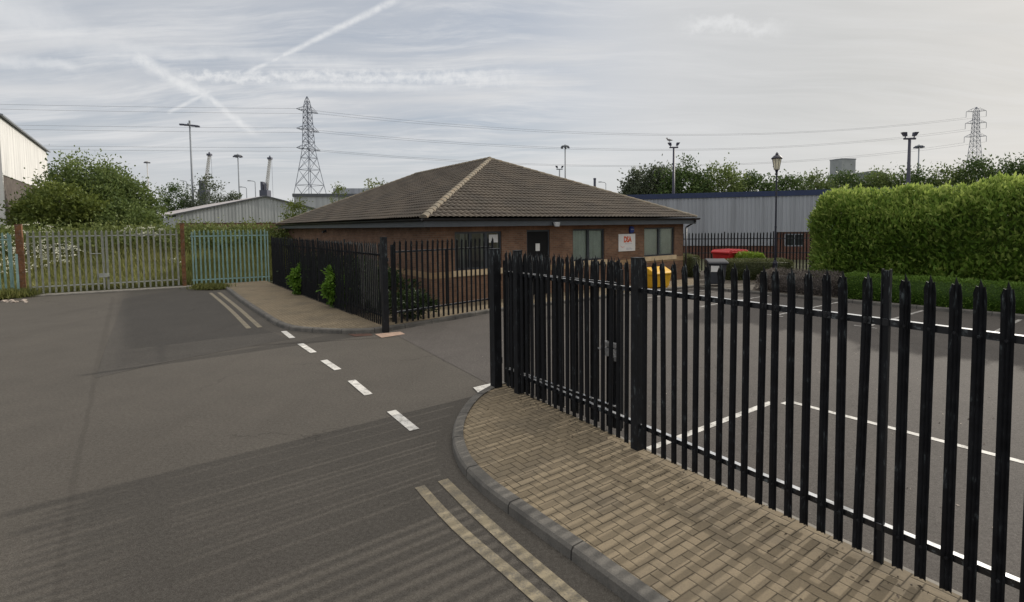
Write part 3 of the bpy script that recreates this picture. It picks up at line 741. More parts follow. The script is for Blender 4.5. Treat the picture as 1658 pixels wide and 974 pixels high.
wb.add([(0, 0, 0), (0, 0, WT), (0, BD, WT), (0, BD, 0)], [(0, 1, 2, 3)])
wb.add([(BW, 0, 0), (BW, BD, 0), (BW, BD, WT), (BW, 0, WT)], [(0, 1, 2, 3)])
wb.add([(0, BD, 0), (0, BD, WT), (BW, BD, WT), (BW, BD, 0)], [(0, 1, 2, 3)])
wb.build('wall', M['brick'], bld, uv=True)
bb = MB()      # buff band course, 4 mm proud
segs = [(-0.004, doorr[0]), (doorr[1], BW+0.004)]
for a, b in segs: bb.box((a, -0.006, 1.065), (b, 0.0, 1.285))
bb.box((-0.006, -0.006, 1.065), (0.0, BD, 1.285)); bb.box((BW, -0.006, 1.065), (BW+0.006, BD, 1.285))
bb.build('band_course', M['buffbrick'], bld, uv=True)
lb = MB()      # soldier course over the openings
for a, b, z in ((-0.003, BW+0.003, 2.745),):
    lb.box((a, -0.005, z), (b, 0.0, WT-0.002))
lb.build('soldier_course', brick('soldier_brick', (0.25, 0.125, 0.07), (0.20, 0.10, 0.06), (0.20, 0.16, 0.12), 0.075, 0.3), bld, uv=True)
# windows
def window(x0, x1, z0, z1, nl, blind, note=False):
    f = MB(); y0, y1 = 0.05, 0.11; t = 0.065
    f.box((x0, y0, z0), (x0+t, y1, z1)); f.box((x1-t, y0, z0), (x1, y1, z1)); f.box((x0+t, y0, z0), (x1-t, y1, z0+t)); f.box((x0+t, y0, z1-t), (x1-t, y1, z1))
    for i in range(1, nl):
        xc = x0+(x1-x0)*i/nl; f.box((xc-0.06, y0-0.004, z0+t), (xc+0.06, y1+0.004, z1-t))
    fo = f.build('window', M['frame'], bld)
    MB().add([(x0+t, 0.085, z0+t), (x1-t, 0.085, z0+t), (x1-t, 0.085, z1-t), (x0+t, 0.085, z1-t)], [(0, 1, 2, 3)]).build('pane', M['glass'], fo)
    s = MB()
    s.box((x0-0.12, -0.045, z0-0.22), (x1+0.12, 0.05, z0-0.008)); s.build('sill', M['sill'], fo, bevel=0.006)
    bl = MB(); x = x0+0.03
    while x < x1-0.05:
        if blind or rng.uniform() < 0.30:
            a = 0.003*math.sin(x*37)
            bl.add([(x, 0.150+a, z0+0.03), (x+0.091, 0.158-a, z0+0.03), (x+0.091, 0.158-a, z1-0.03), (x, 0.150+a, z1-0.03)], [(0, 1, 2, 3)])
        x += 0.089
    if blind: bl.build('blind', M['blind'], fo)
    else: bl.build('blind', mat('dim_blind', (0.16, 0.18, 0.18), 0.8), fo)
    if note: MB().box((x1-0.52, 0.076, z1-0.42), (x1-0.12, 0.079, z1-0.12)).build('notice', M['paper'], fo)
    rb = MB(); rb.box((x0-0.05, 0.9, z0-0.3), (x1+0.05, 0.92, z1+0.1)); rb.build('room_back', M['interior'], fo)
window(*wins[0], 3, False, True); window(*wins[1], 2, True); window(*wins[2], 2, True)
db = MB(); x0, x1, z0, z1 = doorr
db.box((x0+0.06, 0.07, z0), (x1-0.06, 0.11, z1-0.07))
do = db.build('door', M['door'], bld)
fb = MB(); fb.box((x0, 0.05, z0), (x0+0.06, 0.115, z1)); fb.box((x1-0.06, 0.05, z0), (x1, 0.115, z1)); fb.box((x0+0.06, 0.05, z1-0.07), (x1-0.06, 0.115, z1)); fb.build('door_frame', M['frame'], do)
hb = MB(); hb.tube((x0+0.17, 0.03, 0.95), (x0+0.17, 0.03, 1.35), 0.014); hb.tube((x0+0.17, 0.03, 0.97), (x0+0.17, 0.075, 0.97), 0.012); hb.tube((x0+0.17, 0.03, 1.33), (x0+0.17, 0.075, 1.33), 0.012); hb.build('handle', M['lock'], do)
MB().box((4.69, 0.062, 1.87), (4.90, 0.066, 2.17)).build('notice', M['paper'], do)
# eaves
OV = 0.42; EZ = 3.20
e0x, e1x, e0y, e1y = -OV, BW+OV, -OV, BD+OV
sf = MB()
for a, b in (((e0x, e0y, 2.90), (e1x, 0.0, 2.925)), ((e0x, BD, 2.90), (e1x, e1y, 2.925)), ((e0x, 0.0, 2.90), (0.0, BD, 2.925)), ((BW, 0.0, 2.90), (e1x, BD, 2.925))): sf.box(a, b)
sf.build('soffit', M['fascia'], bld)
fs = MB()
fs.box((e0x-0.02, e0y-0.022, 2.885), (e1x+0.02, e0y, 3.10)); fs.box((e0x-0.022, e0y, 2.885), (e0x, e1y, 3.10)); fs.box((e1x, e0y, 2.885), (e1x+0.022, e1y, 3.10)); fs.box((e0x, e1y, 2.885), (e1x, e1y+0.02, 3.10))
fs.build('fascia', M['fascia'], bld)
gt = MB()
def gutter(p, q, out):
    p = Vector(p); q = Vector(q); out = Vector(out); n = 7
    for r in (0.085, 0.078):
        vs = []
        for e in (p, q):
            for i in range(n):
                a = PI*i/(n-1); vs.append(e+out*(-math.cos(a)*r)+Vector((0, 0, -math.sin(a)*r)))
        gt.add(vs, [(i, i+1, i+1+n, i+n) for i in range(n-1)])
    L = (q-p).length; k = 0.4
    while k < L:
        c = p+(q-p).normalized()*k; d = (q-p).normalized()*0.012
        gt.box(tuple(min(a, b) for a, b in zip(c-d-out*0.06+Vector((0, 0, -0.07)), c+d+out*0.07)), tuple(max(a, b) for a, b in zip(c-d-out*0.06+Vector((0, 0, -0.07)), c+d+out*0.07))); k += 1.9
gutter((e0x-0.10, e0y-0.09, 3.175), (e1x+0.16, e0y-0.09, 3.175), (0, -1, 0)); gutter((e0x-0.09, e0y-0.1, 3.165), (e0x-0.09, e1y+0.1, 3.165), (-1, 0, 0))
gutter((e1x+0.09, e0y-0.1, 3.165), (e1x+0.09, e1y+0.1, 3.165), (1, 0, 0))
gt.build('gutter', M['black_plastic'], bld)
for nm, pts in (('downpipe', [(BW+0.30, -0.50, 3.10), (BW+0.30, -0.48, 2.98), (BW+0.10, -0.10, 2.72), (BW+0.10, -0.08, 0.1)]), ('downpipe', [(-0.50, BD+0.2, 3.10), (-0.48, BD+0.2, 2.98), (-0.07, BD-0.1, 2.7), (-0.07, BD-0.1, 0.1)])):
    MB().path(pts, 0.04, 10).build(nm, M['black_plastic'], bld, smooth=True)
# roof: two detailed tiled slopes to the road, two plain behind
SL = math.atan2(6.45-EZ, BW/2+OV)
def tiled(name, W, run, amp=0.042, pitch=0.23, course=0.335):
    """local: x along eaves 0..W, y up the slope (plan run), clipped to the hips at 45 degrees"""
    Ls = run/math.cos(SL); nr = int(Ls/course)+1; nx = int(W/pitch*6); xs = np.linspace(0, W, nx+1)
    prof = amp*(np.abs(np.sin(PI*xs/pitch))**0.8)
    rows = []
    for r in range(nr):
        jit = 0.004*np.sin(xs*2.1+r*1.7)
        rows.append((r*course, prof+0.030+jit)); rows.append(((r+1)*course-0.0015, prof+0.002+jit))
    V = np.zeros((len(rows), nx+1, 3))
    for i, (s, h) in enumerate(rows):
        V[i, :, 0] = xs; V[i, :, 1] = s*math.cos(SL)-h*math.sin(SL); V[i, :, 2] = s*math.sin(SL)+h*math.cos(SL)
    V = V.reshape(-1, 3); n = nx+1
    i, j = np.meshgrid(np.arange(len(rows)-1), np.arange(nx), indexing='ij')
    a = (i*n+j).ravel(); f = np.c_[a, a+1, a+n+1, a+n]
    # drop faces wholly beyond the hips or ridge, bisect the rest
    cx = V[f].mean(axis=1); lim = np.minimum(np.minimum(cx[:, 0], W-cx[:, 0]), run)
    f = f[cx[:, 1] < lim+0.25]
    bm = bmesh.new(); vs = [bm.verts.new(v) for v in V]
    for q in f: bm.faces.new([vs[k] for k in q])
    for co, no in (((0, 0, 0), (-1, 1, 0)), ((W, 0, 0), (1, 1, 0)), ((0, run, 0), (0, 1, 0))):
        bmesh.ops.bisect_plane(bm, geom=bm.verts[:]+bm.edges[:]+bm.faces[:], plane_co=co, plane_no=no, clear_outer=True)
    for v in [v for v in bm.verts if not v.link_faces]: bm.verts.remove(v)
    me = bpy.data.meshes.new(name); bm.to_mesh(me); bm.free(); me.materials.append(M['tile'])
    return me
RUN = BW/2+OV
EO = 0.04                                  # tiles oversail the gutter

rf = part('roof', tiled('front_slope', BW+2*OV+2*EO, RUN+EO), bld, (e0x-EO, e0y-EO, EZ))
part('slope', tiled('side_slope', BD+2*OV+2*EO, RUN+EO), rf, (0, BD+2*OV+2*EO, 0), (0, 0, R(-90)))
pb = MB()
W_, D_ = BW+2*OV+2*EO, BD+2*OV+2*EO; RZ = (RUN+EO)*math.tan(SL); r_ = RUN+EO
pb.add([(W_, 0, 0.02), (W_, D_, 0.02), (r_, D_-r_, RZ), (r_, r_, RZ)], [(0, 1, 2, 3)]); pb.add([(W_, D_, 0.02), (0, D_, 0.02), (r_, D_-r_, RZ)], [(0, 1, 2)])
pb.build('slope', M['tile'], rf)
def caps(pts, name):
    p, q = Vector(pts[0]), Vector(pts[1]); d = (q-p); L = d.length; d.normalize()
    side = d.cross(Vector((0, 0, 1))).normalized(); upv = side.cross(d)
    b = MB(); k = 0.0; st = 0.40; n = 8
    while k < L-0.05:
        for (off, rr) in ((0.0, 0.150), (0.44, 0.125)): pass
        vs = []
        for off, rr in ((0.0, 0.152), (0.07, 0.150), (0.43, 0.128)):
            c = p+d*min(k+off, L+0.05)
            for i in range(n+1):
                a = PI*i/n; vs.append(c+side*(math.cos(a)*rr)+upv*(math.sin(a)*rr*0.80-0.045))
        m_ = n+1
        b.add(vs, [(r*m_+i, r*m_+i+1, (r+1)*m_+i+1, (r+1)*m_+i) for r in range(2) for i in range(n)]+[tuple(range(n, -1, -1))]); k += st
    return b.build(name, M['hip'], rf)
for e, z in (((0, 0), 0), ((W_, 0), 0), ((0, D_), 0), ((W_, D_), 0)):
    apx = (r_, r_, RZ+0.03) if e[1] == 0 else (r_, D_-r_, RZ+0.03)
    caps([(e[0]*1.0, e[1]*1.0, 0.04), apx], 'hip_tiles')
caps([(r_, r_, RZ+0.05), (r_, D_-r_, RZ+0.05)], 'ridge_tiles')
# things on the wall
ab = MB(); ab.box((10.06, -0.10, 2.54), (10.32, 0.0, 2.74)); ab.prism_x([(-0.10, 2.538), (0.0, 2.538), (0.0, 2.47), (-0.03, 2.47)], 10.08, 10.30); ab.box((10.09, -0.085, 2.742), (10.29, 0.0, 2.80))
al = ab.build('alarm_box', M['alarm'], bld, bevel=0.02)
MB().box((10.10, -0.104, 2.64), (10.28, -0.1005, 2.68)).build('label_strip', M['greyblue'], al)
sl = MB(); sl.box((5.15, -0.50, 2.93), (5.27, -0.442, 3.02)); sl.tube((5.21, -0.50, 2.98), (5.21, -0.62, 2.95), 0.02); slo = sl.build('security_light', M['darktrim'], bld)
MB().frustum((5.21, -0.66), 0.20, 0.06, 2.85, (5.21, -0.64), 0.24, 0.14, 3.02).build('lamp_head', M['lens'], slo)
sw = MB(); sw.box((-0.10, 12.9, 2.66), (0.0, 13.05, 2.80)); sw.box((-0.20, 12.88, 2.62), (-0.10, 13.07, 2.74)); sw.build('wall_lamp', M['darktrim'], bld)

# sign board
sg = thing('sign_board', 'white sign board with orange letters on the brick wall', 'sign', tuple(Npt+Bv*9.36), AX)
MB().box((0, -0.035, 1.67), (1.10, -0.004, 2.46)).build('board', M['signwhite'], sg, bevel=0.004)
def text(body, size, x, z, y, mt, parent, name='lettering', sx=1.0, thick=0.0, align='LEFT'):
    cu = bpy.data.curves.new(name, 'FONT'); cu.body = body; cu.size = size; cu.extrude = 0.002; cu.offset = thick; cu.align_x = align
    to = bpy.data.objects.new(name, cu); col.objects.link(to); bpy.context.view_layer.update()
    me = bpy.data.meshes.new_from_object(to); bpy.data.objects.remove(to); bpy.data.curves.remove(cu)
    me.materials.clear(); me.materials.append(mt)
    o = part(name, me, parent, (x, y, z), (PI/2, 0, 0)); o.scale = (sx, 1, 1); return o
text('DSA', 0.36, 0.58, 2.09, -0.038, M['orange'], sg, sx=0.74, thick=0.016, align='CENTER')
def scribble(x, z, wd, h, mt):          # lines of print too small to read in the photograph
    b = MB(); xx = x
    while xx < x+wd:
        q = rng.uniform(0.012, 0.035); b.box((xx, -0.0365, z), (min(xx+q, x+wd), -0.0352, z+h*rng.uniform(0.6, 1))); xx += q+0.010
    b.build('small_print', mt, sg)
scribble(0.42, 2.00, 0.46, 0.022, M['greyblue']); scribble(0.50, 1.80, 0.34, 0.025, M['greyblue']); scribble(0.50, 1.75, 0.40, 0.022, M['greyblue'])
ar = MB()
for i in range(12):
    a0, a1 = R(200+i*11), R(211+i*11); r0, r1 = 0.17, 0.17-0.018*math.sin(PI*i/11); r2 = 0.17-0.018*math.sin(PI*(i+1)/11)
    c = (0.26, 2.02)
    ar.add([(c[0]+r*math.cos(a), -0.0362, c[1]+r*math.sin(a)) for r, a in ((r0, a0), (r0, a1), (r2, a1), (r1, a0))], [(0, 1, 2, 3)])
ar.build('curved_mark', M['orange'], sg)

# ================================================================== PALISADE FENCES
def paling_mesh(name, H, mt, w=0.074, d=0.022, bend=0.018, tip=0.10, bolts=()):
    u = np.array([-1, -0.70, -0.36, 0, 0.36, 0.70, 1])*w/2
    yp = np.array([0.0, -0.55, -1.0, -0.25, -1.0, -0.55, 0.0])*d
    tops = np.array([H-tip*1.05, H-tip*0.52, H-tip*0.60, H, H-tip*0.60, H-tip*0.52, H-tip*1.05])
    rows = [(np.zeros(7), 0.0), (np.full(7, H-0.30), 0.0), (np.full(7, H-tip-0.04), bend*0.45), (tops, bend)]
    b = MB(); th = 0.0045
    for s in (0, 1):
        for z, y in rows:
            b.v += [(u[i], yp[i]+y*(1 if z[i] > H-0.31 else 0)-s*th, z[i]) for i in range(7)]
    for r in range(3):
        for i in range(6):
            a = r*7+i; b.f.append((a+1, a, a+7, a+8)); c = 28+a; b.f.append((c, c+1, c+8, c+7))
    for r in range(3):
        for i in (0, 6):
            a = r*7+i; f = (a, a+7, a+35, a+28); b.f.append(f if i == 6 else f[::-1])
    for i in range(6):
        a = 21+i; b.f.append((a, a+1, a+29, a+28)); b.f.append((i+1, i, i+28, i+29))
    for z in bolts:
        b.tube((0, 0.004, z), (0, 0.014, z), 0.013, 0.010, 8)
    return b.mesh(name, mt)
def post_mesh(name, H, mt, w=0.062, d=0.04):      # rolled I-section with a cropped top
    b = MB(); t = 0.008
    b.box((-w/2, -d/2, 0), (-w/2+t, d/2, H)); b.box((w/2-t, -d/2, 0), (w/2, d/2, H)); b.box((-w/2+t, -t/2, 0), (w/2-t, t/2, H-0.01))
    return b.mesh(name, mt)
def box_post(name, H, mt, w=0.15, cap=0.012):
    b = MB(); b.box((-w/2, -w/2, 0), (w/2, w/2, H)); b.box((-w/2-0.006, -w/2-0.006, H), (w/2+0.006, w/2+0.006, H+cap)); return b.mesh(name, mt)
def rail(x0, x1, z, side, wd=0.055, t=0.007):      # equal angle, flat leg against the palings, other leg on top
    b = MB(); y0 = -0.024*side
    ya, yb = sorted((y0, y0-side*t)); b.box((x0, ya, z-wd), (x1, yb, z-t))
    ya, yb = sorted((y0, y0-side*wd)); b.box((x0, ya, z-t), (x1, yb, z)); return b
def fence(name, label, cat, p, rz, posts, pal, H, zb, rails, x0, x1, side, mts, meshes, group=None, post_y=0.0, jitter=0.0042, wide=()):
    root = thing(name, label, cat, (p[0], p[1], zb), rz, group)
    for i, x in enumerate(posts): part('post', wide[0] if i in wide[1:] else meshes[1], root, (x, -0.035*side+post_y, 0))
    for z in rails: rail(x0, x1, z, side).build('rail', mts[1], root)
    for x in pal:
        part('paling', meshes[0], root, (x+random.gauss(0, 0.004), 0.0, 0.035+random.gauss(0, 0.006)), (random.gauss(0, jitter), random.gauss(0, jitter), (0 if side > 0 else PI)))
    return root
PH = 2.36
pm_black = paling_mesh('paling', PH, M['blackpaint'], bolts=(0.26, 1.95)); ps_black = post_mesh('post', PH+0.06, M['blackpaint'])
def bays(x0, sp, n, k=17):
    out = []
    for b in range(n): out += [x0+b*sp+sp*(i+1)/(k+1) for i in range(k)]
    return out
frz = math.atan2(FD.y, FD.x)
fence('palisade_fence', 'black steel palisade fence with pointed palings on the near pavement edge', 'fence', (F0.x, F0.y), frz,
      [0, 2.64, 5.28, 7.92, 10.56, 13.2], [-0.16, -0.29]+bays(0, 2.64, 5), PH, 0.1, (2.02, 0.33), -0.40, 13.2, -1, (M['blackpaint'], M['rail']), (pm_black, ps_black), wide=(box_post('post', PH+0.03, M['blackpaint'], 0.115, 0.004), 0, 1))
L0 = Vector((-3.58, 14.25, 0)); L1 = Vector((-12.17, 26.05, 0)); LD = (L1-L0).normalized(); LL = (L1-L0).length
lp = [0.0]+[(Vector(q+(0,))-L0).dot(LD) for q in ((-5.49, 16.97), (-7.33, 19.49), (-8.9, 21.55), (-10.41, 23.59))]+[LL]
lpal = []
for a, b in zip(lp[:-1], lp[1:]):
    k = 21 if b-a > 2.9 else 17
    lpal += [a+(b-a)*(i+1)/(k+1) for i in range(k)]
fence('palisade_fence', 'black steel palisade fence running beside the brick office towards the turquoise fence', 'fence', (L0.x, L0.y), math.atan2(LD.y, LD.x),
      lp[1:], lpal, PH, 0.1, (2.05, 0.33), 0.05, LL, 1, (M['blackpaint'], M['blackpaint']), (pm_black, ps_black))
# gate posts
for (x, y, H, lab) in ((-0.30, 8.86, 2.50, 'square black steel gate post on the near pavement beside the open gate leaf'),
                       (-3.51, 14.10, 2.62, 'square black steel gate post standing on a pinkish patch by the far kerb')):
    g = thing('gate_post', lab, 'gate post', (x, y, 0.0), AX, 'black gate posts')
    part('shaft', box_post('shaft', H, M['blackpaint']), g)
    hb = MB()
    for z in (0.55, 2.0): hb.tube((0.11, 0.0, z-0.05), (0.11, 0.0, z+0.05), 0.022); hb.box((0.075, -0.03, z-0.02), (0.11, 0.03, z+0.02))
    hb.build('hinge', M['blackpaint'], g)
# gate leaves
def leaf(label, p, q, n, side, group, lock=False, zb=0.02):
    p = Vector((*p, 0)); q = Vector((*q, 0)); d = q-p; L = d.length
    root = thing('gate_leaf', label, 'gate', (p.x, p.y, zb), math.atan2(d.y, d.x), group)
    for xa, xb, za, zb2 in ((0.0, 0.06, 0.12, PH-0.08), (L-0.06, L, 0.12, PH-0.08), (L/2-0.035, L/2+0.035, 0.38, PH-0.28)):
        MB().box((xa, -0.03, za), (xb, 0.03, zb2)).build('stile', M['blackpaint'], root)
    for z in (2.10, 0.40): MB().box((0.06, -0.026, z-0.05), (L-0.06, 0.026, z)).build('rail', M['rail'], root)
    for i in range(n):
        part('paling', pm_black, root, (0.08+(L-0.16)*i/(n-1), 0.05*side, 0.06+random.gauss(0, 0.004)), (0, random.gauss(0, 0.003), 0 if side > 0 else PI))
    if lock:
        lb = MB(); lb.box((L-0.30, -0.10, 1.23), (L-0.02, -0.035, 1.29)); lb.box((L-0.25, -0.11, 1.10), (L-0.05, -0.035, 1.21)); lb.tube((L-0.42, -0.08, 1.17), (L-0.02, -0.08, 1.17), 0.014)
        lb.build('slide_bolt', M['lock'], root, bevel=0.004)
        MB().box((L-0.04, -0.12, 1.06), (L+0.01, -0.06, 1.13)).build('padlock', M['lock'], root, bevel=0.006)
    return root
leaf('black palisade gate leaf standing open close behind the near fence', (-0.14, 8.98), (1.46, 6.83), 25, 1, 'open gate leaves', True)
leaf('black palisade gate leaf standing open along the office front', (-3.36, 14.30), (-0.62, 17.0), 21, -1, 'open gate leaves', zb=0.13)
# rear fence before the grey warehouse
r0 = Vector((7.2, 31.4, 0)); r1 = Vector((21.0, 29.5, 0)); rd = (r1-r0).normalized(); rl = (r1-r0).length
fence('palisade_fence', 'black palisade fence behind the red bin and before the grey clad warehouse', 'fence', (r0.x, r0.y), math.atan2(rd.y, rd.x),
      [i*2.75 for i in range(6)], bays(0, 2.75, 5, 14), PH, -0.02, (2.02, 1.18), 0, 13.75, -1, (M['blackpaint'], M['darktrim']), (pm_black, ps_black))
# far turquoise fences and galvanised double gate
gz = math.atan2(GDIR.y, GDIR.x)
def gp(px, py): return (gr(px, py)-GP).dot(GDIR)
pm_t = paling_mesh('paling', 2.82, M['turq'], w=0.078); ps_t = post_mesh('post', 2.75, M['turq'])
pm_g = paling_mesh('paling', 2.86, M['galv'], w=0.078)
sL, sR = -3.18, 2.95
E_ = (Vector((-13.25, 27.9, 0))-Vector((-16.5, 26.30, 0))); 
fence('palisade_fence', 'faded turquoise palisade fence right of the rusty gate posts', 'fence', (-16.42, 26.33), math.atan2(E_.y, E_.x),
      [0.08, E_.length-0.05], [0.22+i*(E_.length-0.4)/16 for i in range(17)], 2.8, 0.02, (2.55, 0.30), 0.0, E_.length, -1, (M['turq'], M['turq']), (pm_t, ps_t), group='turquoise fences')
pL = GP+GDIR*(sL-0.25)
fence('palisade_fence', 'turquoise palisade fence by the rubble left of the rusty gate post', 'fence', (pL.x, pL.y), gz+PI,
      [0.05, 2.9], [0.10+0.185*i for i in range(20)], 2.8, 0.02, (2.55, 0.30), 0.0, 3.8, 1, (M['turq'], M['turq']), (pm_t, ps_t), group='turquoise fences')
for s, dz_, lab in ((sL, 3.22, 'rusty steel gate post with flaking turquoise paint beside the rubble'), (sR, 3.22, 'rusty brown steel gate post next to the long turquoise panel')):
    q = GP+GDIR*s+GN*0.02
    g = thing('gate_post', lab, 'gate post', (q.x, q.y, 0.0), gz, 'rusty gate posts')
    part('shaft', box_post('shaft', dz_, M['rust'], 0.22 if s < 0 else 0.17, 0.004), g)
    if s < 0: MB().box((-0.15, -0.135, 0.02), (-0.06, -0.113, 1.9)).build('painted_plate', M['turq'], g)
for a, b, lab in ((sL+0.22, -0.22, 'galvanised palisade gate leaf in the far gate, by the post with flaking turquoise paint'), (-0.16, sR-0.20, 'galvanised palisade gate leaf in the far gate, next to the long turquoise panel')):
    q = GP+GDIR*a; L = b-a
    root = thing('gate_leaf', lab, 'gate', (q.x, q.y, 0.06), gz, 'far gate leaves')
    for z in (2.62, 0.34): MB().box((0, 0.03, z-0.055), (L, 0.075, z)).build('rail', M['galv'], root)
    
    for xa in (0, L-0.06): MB().box((xa, 0.03, 0.1), (xa+0.06, 0.08, 2.62)).build('stile', M['galv'], root)
    for i in range(13): part('paling', pm_g, root, (0.05+(L-0.10)*i/12, 0.0, 0.02), (random.gauss(0, 0.004), random.gauss(0, 0.004), PI))
    if a < -1:
        lb = MB(); lb.box((L-0.22, -0.08, 0.62), (L+0.16, 0.02, 0.80)); lb.box((L-0.07, -0.06, 0.10), (L-0.02, 0.0, 1.1)); lb.build('drop_bolt', M['galv'], root); MB().tube((L-0.5, -0.04, 1.75), (L-0.1, -0.04, 1.75), 0.02).build('slide_bolt', M['galv'], root)

# ================================================================== PLANTS
hl = math.atan2(-0.819, 0.573)       # along the bed edge, away from the building
def bed(s, t, z=0.0):                # s along the bed edge from its far end, t behind the edge
    e = Vector((8.75, 22.45, 0)); d = Vector((0.64, -0.768, 0)); n = Vector((0.768, 0.64, 0)); p = e+d*s+n*t; return (p.x, p.y, z)
BR = math.atan2(-0.768, 0.64)
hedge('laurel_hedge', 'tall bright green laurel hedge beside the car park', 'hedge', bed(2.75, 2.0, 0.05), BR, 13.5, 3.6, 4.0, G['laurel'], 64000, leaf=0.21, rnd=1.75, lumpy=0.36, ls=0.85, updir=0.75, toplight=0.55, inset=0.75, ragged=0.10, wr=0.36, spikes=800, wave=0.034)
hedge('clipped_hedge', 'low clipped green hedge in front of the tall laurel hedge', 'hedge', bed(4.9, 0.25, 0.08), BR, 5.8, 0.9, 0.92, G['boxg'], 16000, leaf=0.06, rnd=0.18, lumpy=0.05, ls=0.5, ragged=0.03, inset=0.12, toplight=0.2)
hedge('purple_shrub', 'brownish purple low shrubs between the olive hedge and laurel hedge', 'shrub', bed(1.5, 0.35, 0.06), BR, 3.3, 1.4, 0.86, G['purple'], 14000, leaf=0.06, rnd=0.45, lumpy=0.14, ls=0.6, ragged=0.06, wr=0.3, inset=0.22)
hedge('purple_shrub', 'brownish purple low shrub at the right end of the low green hedge', 'shrub', bed(10.9, 0.25, 0.06), BR, 2.2, 1.1, 0.85, G['purple'], 8000, leaf=0.06, rnd=0.4, lumpy=0.12, ls=0.6, ragged=0.05, wr=0.3, inset=0.2)
a = at(1176, 440, 25.2); b = at(1290, 440, 25.0)
hedge('clipped_hedge', 'low olive clipped hedge around the lamp post foot', 'hedge', (a.x, a.y, 0.05), math.atan2(b.y-a.y, b.x-a.x), (b-a).length, 1.3, 1.02, G['olive'], 16000, leaf=0.055, rnd=0.3, lumpy=0.06, ls=0.7, ragged=0.03, inset=0.14)
a = at(1196, 430, 27.4); b = at(1244, 430, 27.3)
hedge('clipped_hedge', 'small lime green hedge beside the red bin', 'hedge', (a.x, a.y, 0.05), 0.0, (b-a).length, 0.9, 1.22, G['lime'], 5000, leaf=0.08, rnd=0.3, lumpy=0.08, ls=0.5, ragged=0.04, inset=0.16)
a = at(1111, 440, 26.8); b = at(1133, 440, 26.8)
hedge('clipped_hedge', 'small olive hedge block by the office downpipe corner', 'hedge', (a.x+0.05, a.y, 0.05), 0.0, 0.75, 1.6, 1.18, G['olive'], 5000, leaf=0.055, rnd=0.2, lumpy=0.05, ls=0.5, ragged=0.03, inset=0.12)
# shrubs along the black side fence
for px, py, wpx, hpx, lab in ((535, 498, 34, 66, 'bright green shrub pushing through the black fence, larger of two'), (477, 477, 24, 46, 'bright green shrub pushing through the black fence, smaller of two')):
    c = gr(px, py, 0.1); s = c.y/F; rx = wpx*s/2; h = hpx*s
    tree('shrub', lab, 'shrub', (c.x+0.12, c.y+0.1, 0.1), [(0, 0, h*0.62, rx*0.85, rx*0.7, h*0.40), (0.06, 0, h*0.3, rx*0.7, rx*0.6, h*0.30), (-rx*0.3, 0, h*0.45, rx*0.6, rx*0.5, h*0.25)], G['bright'], leaf=0.15, nl=1500, group='shrubs along the fence', trunk_r=0.03, limbs=3, clumpr=0.2)
for k, (s, h) in enumerate(((1.0, 0.75), (2.5, 1.35), (3.7, 1.4), (4.9, 1.7), (6.2, 1.5), (7.4, 1.7), (8.7, 1.5), (10.0, 1.7), (11.3, 1.5), (12.8, 1.6))):
    p = L0+LD*s+Vector((0.819, 0.573, 0))*1.0
    tree('shrub', 'dark shrub in the bed between the black fence and the office wall', 'shrub', (p.x, p.y, 0.1), [(0, 0, h*0.55, 0.85, 0.6, h*0.5), (0.4, 0.5, h*0.5, 0.6, 0.6, h*0.4)], G['dark'], leaf=0.11, nl=2600, group='dark shrubs in the office bed', trunk_r=0.04, limbs=3, clumpr=0.2)
# rough field beyond the far gate
def in_field(n, s0, s1, d0, d1):
    s = rng.uniform(s0, s1, n); d = rng.uniform(d0, d1, n)
    x = GP.x+GDIR.x*s+GN.x*d; y = GP.y+GDIR.y*s+GN.y*d
    z = np.array([field_z(a, b) for a, b in zip(x, y)]); return np.c_[x, y, z]
P = in_field(34000, -9, 9, 0.35, 9.0); cl = lump(P, 1.3, 0.7)
o = leaf_obj('tall_grass', P, rng.normal(size=P.shape)*0.28+np.array([0, 0, 1.0]), rng.uniform(0.25, 0.75, len(P)), 0.045, 0.5+0.22*cl+rng.normal(size=len(P))*0.16, G['grass'])
tag(o, 'tall rough grass behind the far gate', 'grass', kind='stuff')
P = in_field(1000, -9, 9, 2.5, 8.5); keep = lump(P, 1.6, 2.2)-0.12*((P-np.array(GP))@np.array(GDIR)) > 0.42; P = P[keep]; hh = rng.uniform(0.7, 1.25, len(P))
Q = np.repeat(P+np.c_[0*hh, 0*hh, hh], 16, axis=0)+rng.normal(size=(len(P)*16, 3))*np.array([0.09, 0.09, 0.035])
ub = leaf_obj('cow_parsley', Q, rng.normal(size=Q.shape)*np.array([1, 1, 0.3]), 0.06, 0.06, rng.uniform(0, 1, len(Q)), M['flower'])
tag(ub, 'white flowering cow parsley in the rough grass behind the far gate', 'wild flowers', kind='stuff')
P0 = in_field(900, -12, 14, 6.0, 12.5); cr = rng.uniform(0.3, 0.7, 900)
idx = rng.integers(0, 900, 42000); P = P0[idx]+rng.normal(size=(42000, 3))*cr[idx][:, None]*0.6
P[:, 2] += 0.25+0.4*rng.uniform(0, 1, 900)[idx]
o = leaf_obj('bramble_thicket', P, rng.normal(size=P.shape)+np.array([0, 0, 0.5]), rng.uniform(0.12, 0.26, len(P)), 0.11, (rng.uniform(0.15, 0.8, 900)[idx])+rng.normal(size=len(P))*0.12, G['bramble'])
tag(o, 'bramble and weed thicket on the bank behind the far gate', 'brambles', kind='stuff')
def weeds(name, label, pts, n, h, spread):
    c = np.array([[p.x, p.y, 0.02] for p in pts]); i = rng.integers(0, len(c), n)
    P = c[i]+np.c_[rng.normal(size=(n, 2))*spread, np.zeros(n)]
    o = leaf_obj(name, P, rng.normal(size=P.shape)*0.45+np.array([0, 0, 1.0]), h*rng.uniform(0.4, 1.1, n), 0.035, 0.35+rng.normal(size=n)*0.25, G['grass'])
    tag(o, label, 'weeds', kind='stuff')
